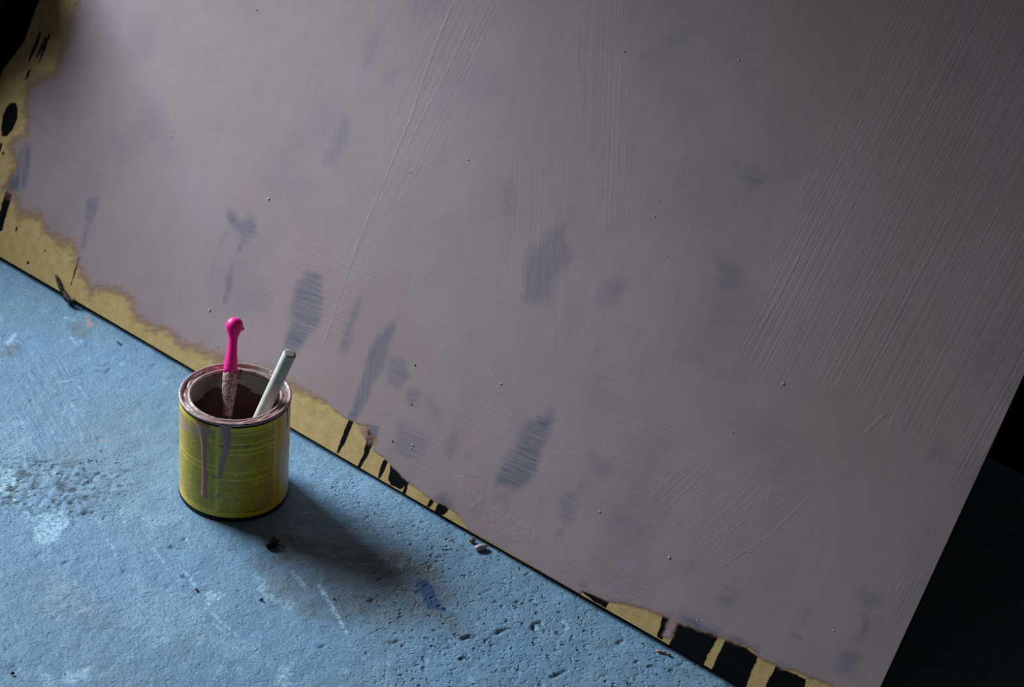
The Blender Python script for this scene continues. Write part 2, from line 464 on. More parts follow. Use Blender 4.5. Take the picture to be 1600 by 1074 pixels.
# ------------------------------------------------------------------ floor
def build_floor():
    X0, X1, Y0, Y1, ST = -0.70, 0.47, 1.36, 2.22, 0.0016
    nx = int(round((X1 - X0) / ST)) + 1; ny = int(round((Y1 - Y0) / ST)) + 1
    xs = np.linspace(X0, X1, nx); ys = np.linspace(Y0, Y1, ny)
    X, Y = np.meshgrid(xs, ys)
    j1 = fbm(X, Y, 60, 1); j2 = fbm(X, Y, 140, 3, 3)
    Z = np.zeros_like(X)
    scuff_lit, stain_dim, blue, salmon = (np.zeros_like(X) for _ in range(4))
    pit, dirt, brushed, combed = (np.zeros_like(X) for _ in range(4))
    # light worn patches, and one patch of painted-in brightness
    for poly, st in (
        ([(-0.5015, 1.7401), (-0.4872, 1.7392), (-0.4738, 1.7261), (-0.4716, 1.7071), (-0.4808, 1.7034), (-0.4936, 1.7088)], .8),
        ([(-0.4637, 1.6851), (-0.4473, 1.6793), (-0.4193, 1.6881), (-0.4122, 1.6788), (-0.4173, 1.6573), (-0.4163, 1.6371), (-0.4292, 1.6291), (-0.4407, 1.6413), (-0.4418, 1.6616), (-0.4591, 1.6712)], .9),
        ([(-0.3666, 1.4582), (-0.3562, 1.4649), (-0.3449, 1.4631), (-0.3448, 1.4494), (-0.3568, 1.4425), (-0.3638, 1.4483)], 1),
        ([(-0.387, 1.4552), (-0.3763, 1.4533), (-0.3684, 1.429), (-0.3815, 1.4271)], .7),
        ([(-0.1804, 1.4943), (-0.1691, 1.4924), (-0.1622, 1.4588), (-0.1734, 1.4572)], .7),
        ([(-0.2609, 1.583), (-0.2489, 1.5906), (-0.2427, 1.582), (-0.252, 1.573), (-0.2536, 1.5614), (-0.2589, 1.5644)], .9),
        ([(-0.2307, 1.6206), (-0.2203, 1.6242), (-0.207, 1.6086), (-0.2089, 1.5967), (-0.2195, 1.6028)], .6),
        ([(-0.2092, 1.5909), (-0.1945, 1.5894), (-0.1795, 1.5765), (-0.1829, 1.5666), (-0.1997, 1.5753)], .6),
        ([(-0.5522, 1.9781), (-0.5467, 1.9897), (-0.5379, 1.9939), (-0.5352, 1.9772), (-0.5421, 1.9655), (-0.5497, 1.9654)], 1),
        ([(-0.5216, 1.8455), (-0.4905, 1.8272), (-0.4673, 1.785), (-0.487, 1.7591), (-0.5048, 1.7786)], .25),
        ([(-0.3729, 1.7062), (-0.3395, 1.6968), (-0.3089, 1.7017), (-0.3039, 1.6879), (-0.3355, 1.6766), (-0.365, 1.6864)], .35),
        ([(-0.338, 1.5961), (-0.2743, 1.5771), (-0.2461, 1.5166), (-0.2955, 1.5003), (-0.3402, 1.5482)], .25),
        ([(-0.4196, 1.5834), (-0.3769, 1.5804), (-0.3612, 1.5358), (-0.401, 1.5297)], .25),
        ([(-0.2077, 1.8404), (-0.1439, 1.8052), (-0.0449, 1.7127), (-0.0805, 1.6863), (-0.148, 1.7278), (-0.2034, 1.7841)], .22),  # brightens the floor colour where the window light peaks, not wear
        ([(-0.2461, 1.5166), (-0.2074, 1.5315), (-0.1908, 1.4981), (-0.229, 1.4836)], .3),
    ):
        paint_max(scuff_lit, X, Y, poly, st, .003, .012, j1)
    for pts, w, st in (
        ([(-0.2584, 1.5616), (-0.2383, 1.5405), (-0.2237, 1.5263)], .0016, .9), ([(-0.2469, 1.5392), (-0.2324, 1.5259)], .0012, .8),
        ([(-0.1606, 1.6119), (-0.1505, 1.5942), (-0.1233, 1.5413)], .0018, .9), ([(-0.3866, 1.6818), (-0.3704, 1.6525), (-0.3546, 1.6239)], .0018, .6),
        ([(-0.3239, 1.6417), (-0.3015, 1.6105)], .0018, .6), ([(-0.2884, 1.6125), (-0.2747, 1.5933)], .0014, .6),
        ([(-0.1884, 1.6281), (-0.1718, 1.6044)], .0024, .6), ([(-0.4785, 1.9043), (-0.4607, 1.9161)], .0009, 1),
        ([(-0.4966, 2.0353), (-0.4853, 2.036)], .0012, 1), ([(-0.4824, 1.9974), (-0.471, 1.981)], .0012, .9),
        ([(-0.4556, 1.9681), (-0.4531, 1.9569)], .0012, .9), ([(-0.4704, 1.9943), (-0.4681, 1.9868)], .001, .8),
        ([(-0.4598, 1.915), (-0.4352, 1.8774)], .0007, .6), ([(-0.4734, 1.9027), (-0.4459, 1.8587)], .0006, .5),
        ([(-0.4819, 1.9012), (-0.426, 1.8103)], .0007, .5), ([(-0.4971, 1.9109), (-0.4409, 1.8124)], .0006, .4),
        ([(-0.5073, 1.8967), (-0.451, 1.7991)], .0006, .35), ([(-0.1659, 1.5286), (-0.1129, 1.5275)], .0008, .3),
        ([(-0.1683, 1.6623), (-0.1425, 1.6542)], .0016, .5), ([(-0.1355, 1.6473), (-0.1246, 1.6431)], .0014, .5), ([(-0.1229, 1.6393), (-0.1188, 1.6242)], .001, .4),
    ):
        paint_max(scuff_lit, X, Y, pts, st, .0011, .0020, j2, line=True, width=w)
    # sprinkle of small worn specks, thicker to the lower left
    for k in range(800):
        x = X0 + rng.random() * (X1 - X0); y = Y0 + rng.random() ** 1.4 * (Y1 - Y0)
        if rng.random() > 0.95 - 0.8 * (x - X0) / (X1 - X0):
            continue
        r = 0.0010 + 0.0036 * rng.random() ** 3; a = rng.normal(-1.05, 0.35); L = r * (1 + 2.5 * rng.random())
        paint_max(scuff_lit, X, Y, [(x, y), (x + L * math.cos(a), y + L * math.sin(a))], .25 + .5 * rng.random(), .0014, .003, j2, line=True, width=r * .5)
    # stains, paint marks and one broad dimming tint
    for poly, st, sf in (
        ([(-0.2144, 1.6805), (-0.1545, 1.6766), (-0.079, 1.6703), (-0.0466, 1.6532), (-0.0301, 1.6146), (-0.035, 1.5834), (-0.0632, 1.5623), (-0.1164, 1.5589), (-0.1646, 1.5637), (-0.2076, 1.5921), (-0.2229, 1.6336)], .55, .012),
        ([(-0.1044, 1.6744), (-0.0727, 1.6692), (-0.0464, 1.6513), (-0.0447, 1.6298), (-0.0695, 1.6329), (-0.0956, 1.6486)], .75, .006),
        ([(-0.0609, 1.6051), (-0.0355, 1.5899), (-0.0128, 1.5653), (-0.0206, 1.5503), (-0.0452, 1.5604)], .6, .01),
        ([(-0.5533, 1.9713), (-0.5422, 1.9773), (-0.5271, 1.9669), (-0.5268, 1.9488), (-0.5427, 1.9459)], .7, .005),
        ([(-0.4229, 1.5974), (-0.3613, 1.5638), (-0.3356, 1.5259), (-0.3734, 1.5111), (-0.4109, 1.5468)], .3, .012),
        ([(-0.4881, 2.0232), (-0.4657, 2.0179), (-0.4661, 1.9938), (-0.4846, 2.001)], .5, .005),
        ([(-0.5587, 1.9379), (-0.4379, 1.9214), (-0.3505, 1.8752), (-0.3134, 1.7439), (-0.3577, 1.6938), (-0.5172, 1.7765)], .22, .03),  # faint grime tint that also tones down too strong window light here
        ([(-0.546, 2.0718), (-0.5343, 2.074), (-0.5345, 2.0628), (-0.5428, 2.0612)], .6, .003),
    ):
        paint_max(stain_dim, X, Y, poly, st, sf, .01, j1)
    paint_max(blue, X, Y, [(-0.0704, 1.6298), (-0.0653, 1.6345), (-0.0586, 1.6345), (-0.053, 1.6266), (-0.0492, 1.6175), (-0.0444, 1.6028), (-0.0383, 1.5942), (-0.0304, 1.5859), (-0.0378, 1.5877), (-0.0445, 1.5895), (-0.0545, 1.5936), (-0.0617, 1.6069), (-0.0664, 1.6187)], 1, .0016, .002, j2)
    paint_max(blue, X, Y, [(-0.042, 1.5955), (-0.0279, 1.5844)], .5, .002, .002, j2, line=True, width=.002)
    paint_max(salmon, X, Y, [(-0.477, 2.0472), (-0.4747, 2.0462), (-0.4703, 2.0361), (-0.463, 2.0252), (-0.4635, 2.021), (-0.4692, 2.0213)], 1, .001, .001, j2)
    paint_max(salmon, X, Y, [(-0.4089, 1.8074), (-0.4031, 1.8142)], .8, .001, .001, j2, line=True, width=.001)
    for q in [(-0.0161, 1.6052), (-0.3745, 1.5374), (-0.3639, 1.5372), (-0.0989, 1.6451), (-0.0181, 1.5147)]:
        paint_max(salmon, X, Y, [q, (q[0] + .002, q[1])], .7, .001, 0, None, line=True, width=.001)
    # pinhole density, brushed finish, combed finish
    paint_max(pit, X, Y, [(-0.1683, 1.7899), (-0.0862, 1.7485), (0.0205, 1.6717), (0.1452, 1.5751), (0.2385, 1.5082), (-0.0828, 1.4618), (-0.118, 1.5727), (-0.0796, 1.6763), (-0.148, 1.7278)], 1, .03)
    paint_max(pit, X, Y, [(-0.511, 1.7776), (-0.3769, 1.7888), (-0.3506, 1.7055), (-0.3996, 1.656), (-0.4845, 1.6733)], .7, .02)
    pit += 0.25
    paint_max(brushed, X, Y, [(-0.2288, 1.8722), (-0.0989, 1.7465), (-0.0302, 1.6841), (-0.1265, 1.6487), (-0.2103, 1.7177)], 1, .03)
    paint_max(combed, X, Y, [(-0.5384, 1.9675), (-0.4498, 1.9447), (-0.4107, 1.7945), (-0.4746, 1.7612), (-0.5216, 1.8455)], .8, .03)
    # relief: gentle swell, rough scab at the left, single pits and crevices
    Z += (fbm(X, Y, 9, 2, 3) - .5) * .0022 + (fbm(X, Y, 45, 5, 3) - .5) * .0014
    scab = np.zeros_like(X)
    paint_max(scab, X, Y, [(-0.5015, 1.7401), (-0.4635, 1.7687), (-0.4311, 1.7685), (-0.4015, 1.7512), (-0.3766, 1.7554), (-0.3616, 1.7447), (-0.3875, 1.7155), (-0.3931, 1.6829), (-0.409, 1.6699), (-0.4365, 1.6811), (-0.4678, 1.6812), (-0.4871, 1.6834)], 1, .014)
    Z += scab * (np.abs(fbm(X, Y, 95, 4, 4) - .5) * .007 - .0008)
    dirt = np.maximum(dirt, scab * sstep(fbm(X, Y, 110, 6, 4), .6, .68) * .8)
    def crevice(pts, w, depth, dk=.8):
        F = np.zeros_like(X)
        paint_max(F, X, Y, pts, 1, w, w * .9, j2, line=True, width=w * .5)
        Z[...] -= F * depth
        dirt[...] = np.maximum(dirt, F * dk * .8)
    for pts, w, dp in (
        ([(-0.4642, 1.7607), (-0.4529, 1.7649), (-0.4408, 1.7714)], .0018, .0015), ([(-0.4072, 1.7306), (-0.4026, 1.7444), (-0.3988, 1.7539)], .0022, .002),
        ([(-0.3939, 1.7459), (-0.3898, 1.751)], .0018, .0015), ([(-0.3794, 1.7626), (-0.3712, 1.7607), (-0.366, 1.7604)], .0016, .0015),
        ([(-0.485, 1.7049), (-0.4732, 1.6983)], .003, .0025), ([(-0.4318, 1.6987), (-0.4207, 1.6942)], .002, .002), ([(-0.4155, 1.6992), (-0.4049, 1.6967)], .002, .002),
        ([(-0.3984, 1.6841), (-0.3918, 1.6883)], .0022, .002), ([(-0.3153, 1.6421), (-0.3141, 1.6422)], .0014, .001), ([(-0.3061, 1.6455), (-0.296, 1.6441)], .0016, .0015),
        ([(-0.4012, 1.6057), (-0.3966, 1.6094)], .002, .002), ([(-0.2875, 1.6039), (-0.2811, 1.602)], .002, .002), ([(-0.2998, 1.5856), (-0.2975, 1.586)], .0016, .0015),
        ([(0.0457, 1.5778), (0.0466, 1.5863), (0.0519, 1.5881), (0.0533, 1.5836)], .0024, .003), ([(-0.0196, 1.5523), (-0.014, 1.5568), (-0.0092, 1.5566)], .0024, .0025),
        ([(0.0128, 1.5663), (0.0173, 1.5707)], .002, .002), ([(0.1249, 1.5693), (0.1297, 1.5737)], .0026, .003), ([(-0.0187, 1.5235), (-0.0144, 1.5286)], .002, .002),
        ([(-0.053, 1.5202), (-0.0508, 1.5152)], .0018, .002), ([(0.0649, 1.5127), (0.074, 1.5193), (0.0774, 1.5234)], .0018, .002), ([(0.0553, 1.5043), (0.0561, 1.4974)], .0022, .003),
        ([(-0.0834, 1.5373), (-0.0778, 1.5408)], .0018, .002), ([(-0.0315, 1.5378), (-0.0282, 1.5401)], .0016, .0015), ([(0.0236, 1.6113), (0.0307, 1.6162)], .0014, .0015),
        ([(-0.0045, 1.6234), (0.0031, 1.6294)], .0014, .0015), ([(-0.1096, 1.5947), (-0.1074, 1.597)], .002, .002), ([(-0.2099, 1.5794), (-0.2083, 1.5806)], .0016, .002),
        ([(-0.1473, 1.5206), (-0.143, 1.5239)], .0016, .0015), ([(-0.4617, 1.9298), (-0.4596, 1.9327)], .001, .001), ([(-0.4434, 1.9343), (-0.4361, 1.9356)], .0012, .001),
        ([(-0.4307, 1.9328), (-0.4276, 1.941)], .0016, .0015), ([(-0.4527, 1.9201), (-0.4518, 1.919)], .0014, .001), ([(-0.4371, 1.9469), (-0.4301, 1.9495)], .0012, .001),
        ([(-0.3935, 1.9535), (-0.3921, 1.9537)], .0016, .001), ([(-0.3854, 1.9549), (-0.3805, 1.9583)], .0012, .001), ([(-0.4105, 1.4466), (-0.4092, 1.446)], .0016, .002),
        ([(-0.1127, 1.636), (-0.108, 1.6377)], .001, .001), ([(-0.0778, 1.6564), (-0.0774, 1.6655)], .001, .001), ([(-0.1057, 1.6272), (-0.1035, 1.6295)], .0012, .001),
        ([(-0.1969, 1.6761), (-0.1927, 1.6726)], .0012, .001), ([(-0.2184, 1.88), (-0.2068, 1.8736)], .0008, .0006),
        ([(-0.5068, 1.9256), (-0.4931, 1.9054), (-0.4797, 1.8831)], .001, .0008),
    ):
        crevice(pts, w, dp)
    for k in range(1500):
        x = X0 + rng.random() * (X1 - X0); y = Y0 + rng.random() * (Y1 - Y0)
        i = int((y - Y0) / ST); j = int((x - X0) / ST)
        if rng.random() > pit[min(i, ny - 1), min(j, nx - 1)] * .8:
            continue
        r = 0.0007 + 0.0017 * rng.random() ** 3; a = rng.normal(.25, .5); L = r * 4 * rng.random() ** 2
        crevice([(x, y), (x + L * math.cos(a), y + L * math.sin(a))], r, .0006 + .0012 * rng.random(), .22 * rng.random())
    fade = np.minimum(np.minimum(X - X0, X1 - X), np.minimum(Y - Y0, Y1 - Y))
    Z *= sstep(fade, 0, .03)
    # keep the ground level where things stand on it
    can = np.hypot(X + .2623, Y - 1.7467)
    Z = np.minimum(Z, 0.0009) * (1 - sstep(.085 - can, 0, .025))
    Z = Z - 0.0009 * (1 - sstep(.085 - can, 0, .025)) * sstep(fade, 0, .03)
    verts = np.stack([X, Y, Z], -1).reshape(-1, 3)
    idx = np.arange(nx * ny).reshape(ny, nx)
    quads = np.stack([idx[:-1, :-1], idx[:-1, 1:], idx[1:, 1:], idx[1:, :-1]], -1).reshape(-1, 4)
    n0 = len(verts)
    xb = [-2.6, X0, X1, 2.6]; yb = [-0.6, Y0, Y1, 4.2]
    extra, eq = [], []
    for a in range(3):
        for b in range(3):
            if a == 1 and b == 1:
                continue
            k = n0 + len(extra)
            extra += [(xb[a], yb[b], 0), (xb[a + 1], yb[b], 0), (xb[a + 1], yb[b + 1], 0), (xb[a], yb[b + 1], 0)]
            eq.append((k, k + 1, k + 2, k + 3))
    # underside so the slab has a thickness
    k = n0 + len(extra)
    extra += [(-2.6, -.6, -.08), (2.6, -.6, -.08), (2.6, 4.2, -.08), (-2.6, 4.2, -.08)]
    eq.append((k + 3, k + 2, k + 1, k))
    verts = np.vstack([verts, np.array(extra)]); quads = np.vstack([quads, np.array(eq)])
    me = bpy.data.meshes.new('floor')
    me.vertices.add(len(verts)); me.vertices.foreach_set('co', verts.ravel())
    me.loops.add(quads.size); me.loops.foreach_set('vertex_index', quads.ravel().astype(np.int32))
    me.polygons.add(len(quads)); me.polygons.foreach_set('loop_start', np.arange(0, quads.size, 4, dtype=np.int32))
    me.update(calc_edges=True)
    pad = np.zeros(len(extra))
    for nm, F in (('scuff_lit', scuff_lit), ('stain_dim', stain_dim), ('blue', blue), ('salmon', salmon), ('pit', pit), ('dirt', dirt), ('brushed', brushed), ('combed', combed)):
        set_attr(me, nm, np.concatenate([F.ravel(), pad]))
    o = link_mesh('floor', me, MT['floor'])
    tag(o, 'blue-grey painted concrete floor with scuffs, pits and stains', None, kind='structure')

build_floor()

# ------------------------------------------------------------------ room shell
def room_box(bm, s0, s1, d0, d1, z0, z1):
    vs = [bm.verts.new(room(s, d, z)) for z in (z0, z1) for (s, d) in ((s0, d0), (s1, d0), (s1, d1), (s0, d1))]
    for f in ((0, 1, 2, 3), (7, 6, 5, 4), (0, 4, 5, 1), (1, 5, 6, 2), (2, 6, 7, 3), (3, 7, 4, 0)):
        bm.faces.new([vs[i] for i in f])
WALL_D = 0.503
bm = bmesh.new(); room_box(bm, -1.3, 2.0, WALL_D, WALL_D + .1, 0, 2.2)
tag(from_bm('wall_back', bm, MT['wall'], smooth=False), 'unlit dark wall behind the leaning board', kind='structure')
bm = bmesh.new()
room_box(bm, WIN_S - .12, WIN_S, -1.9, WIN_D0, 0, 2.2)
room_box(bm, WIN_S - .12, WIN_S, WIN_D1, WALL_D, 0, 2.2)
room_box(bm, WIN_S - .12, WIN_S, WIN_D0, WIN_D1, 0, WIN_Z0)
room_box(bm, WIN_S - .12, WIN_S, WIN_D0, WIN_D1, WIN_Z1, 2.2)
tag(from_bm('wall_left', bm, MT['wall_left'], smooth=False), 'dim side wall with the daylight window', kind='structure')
w = empty('window_1', room(WIN_S - .06, (WIN_D0 + WIN_D1) / 2, WIN_Z0)); tag(w, 'window letting blue daylight in beside the board', kind='structure')
bm = bmesh.new()
for a in ((WIN_D0, WIN_D0 + .04, WIN_Z0, WIN_Z1), (WIN_D1 - .04, WIN_D1, WIN_Z0, WIN_Z1),
          (WIN_D0 + .04, WIN_D1 - .04, WIN_Z0, WIN_Z0 + .04), (WIN_D0 + .04, WIN_D1 - .04, WIN_Z1 - .04, WIN_Z1)):
    room_box(bm, WIN_S - .08, WIN_S - .03, *a)
fr = from_bm('window_frame', bm, MT['frame'], smooth=False)
fr.parent = w; fr.matrix_parent_inverse = Matrix.Translation(w.location).inverted()

# ------------------------------------------------------------------ leaning board
BW0, BW1, BH, BT = -0.108, 1.158, 0.95, 0.006
def sag(s):                                         # the lower edge bows a little
    return -0.0026 * math.exp(-((s - .62) / .33) ** 2)
board = empty('painted_board', A0.copy(), Matrix((DV, UP, NF)).transposed())
tag(board, 'large hardboard sheet brushed with mauve paint, leaning in the dark', 'board')

def build_panel():
    n = 120
    ss = [BW0 + (BW1 - BW0) * i / n for i in range(n + 1)]
    V, F = [], []
    nv = 48
    vs = [0.0] + [BH * i / nv for i in range(1, nv + 1)]
    # left edge is chipped and uneven
    def left(v):
        return BW0 + 0.004 * math.sin(v * 31) + 0.003 * math.sin(v * 83 + 1) + (0.018 * max(0, min(1, (v - .12) / .15)))
    for side in (0, -BT):
        for v in vs:
            for i, s in enumerate(ss):
                x = left(v) if i == 0 else s
                if i == 1: x = max(s, left(v) + .001)
                if i == 2: x = max(s, left(v) + .006)
                if i == 3: x = max(s, left(v) + .012)
                y = v + (sag(s) if v == 0 else 0)
                V.append((x, y, side))
    m = (n + 1) * (nv + 1)
    ix = lambda k, j, i: k * m + j * (n + 1) + i
    for j in range(nv):
        for i in range(n):
            F.append((ix(0, j, i), ix(0, j, i + 1), ix(0, j + 1, i + 1), ix(0, j + 1, i)))
            F.append((ix(1, j, i), ix(1, j + 1, i), ix(1, j + 1, i + 1), ix(1, j, i + 1)))
    for i in range(n):
        F.append((ix(0, 0, i), ix(1, 0, i), ix(1, 0, i + 1), ix(0, 0, i + 1)))
        F.append((ix(0, nv, i), ix(0, nv, i + 1), ix(1, nv, i + 1), ix(1, nv, i)))
    for j in range(nv):
        F.append((ix(0, j, 0), ix(0, j + 1, 0), ix(1, j + 1, 0), ix(1, j, 0)))
        F.append((ix(0, j, n), ix(1, j, n), ix(1, j + 1, n), ix(0, j + 1, n)))
    o = from_data('panel', V, F, MT['gold'], board, smooth=False)
    o.data.materials.append(MT['edge'])
    for p in o.data.polygons:
        if abs(p.normal.z) < .5:
            p.material_index = 1
    return o
tag(build_panel(), 'bare yellowish hardboard showing along the edges')

COAT_EDGE = [(-0.034, 0.2877), (-0.0301, 0.2686), (-0.0273, 0.2515), (-0.0245, 0.2203), (-0.0435, 0.2063), (-0.0616, 0.1943), (-0.0503, 0.1698), (-0.0323, 0.1414), (-0.0471, 0.1295), (-0.0495, 0.1174), (-0.0303, 0.0992), (-0.0324, 0.0744), (-0.0131, 0.0683), (0.0041, 0.0536), (0.0347, 0.061), (0.0517, 0.0543), (0.0734, 0.0528), (0.0954, 0.0523), (0.115, 0.0383), (0.1372, 0.0194), (0.1459, 0.0153), (0.1651, 0.0287), (0.1842, 0.0305), (0.2068, 0.033), (0.2171, 0.0159), (0.2334, 0.0144), (0.2678, 0.0207), (0.289, 0.017), (0.3282, 0.0219), (0.3826, 0.0277), (0.4466, 0.0361), (0.4818, 0.0379), (0.5025, 0.0385), (0.5298, 0.0349), (0.5387, 0.0368), (0.5576, 0.0382), (0.5749, 0.0304), (0.5721, 0.0205), (0.5928, 0.018), (0.6267, 0.0097), (0.6413, 0.0081), (0.6598, 0.0056), (0.68, 0.0075), (0.6975, 0.0061), (0.7081, 0.0001), (0.7201, -0.0136)] + [(0.7596, -0.015), (0.8088, -0.0166), (0.84, -0.0158), (0.8561, -0.0104), (0.8528, 0.0022), (0.8839, 0.0064), (0.9159, 0.0166), (0.9394, 0.0206), (0.9483, 0.0205), (0.9493, 0.0051), (0.9578, 0.0043), (0.9569, 0.021), (0.9784, 0.0248), (0.9981, 0.029), (1.0087, 0.0293), (1.0182, 0.0316), (1.0352, 0.0346), (1.0468, 0.031), (1.0618, 0.0318), (1.0887, 0.0376), (1.1175, 0.0413), (1.1362, 0.0304)] + [(1.19, -.02), (1.19, .98), (-.04, .98), (-.036, .32)]

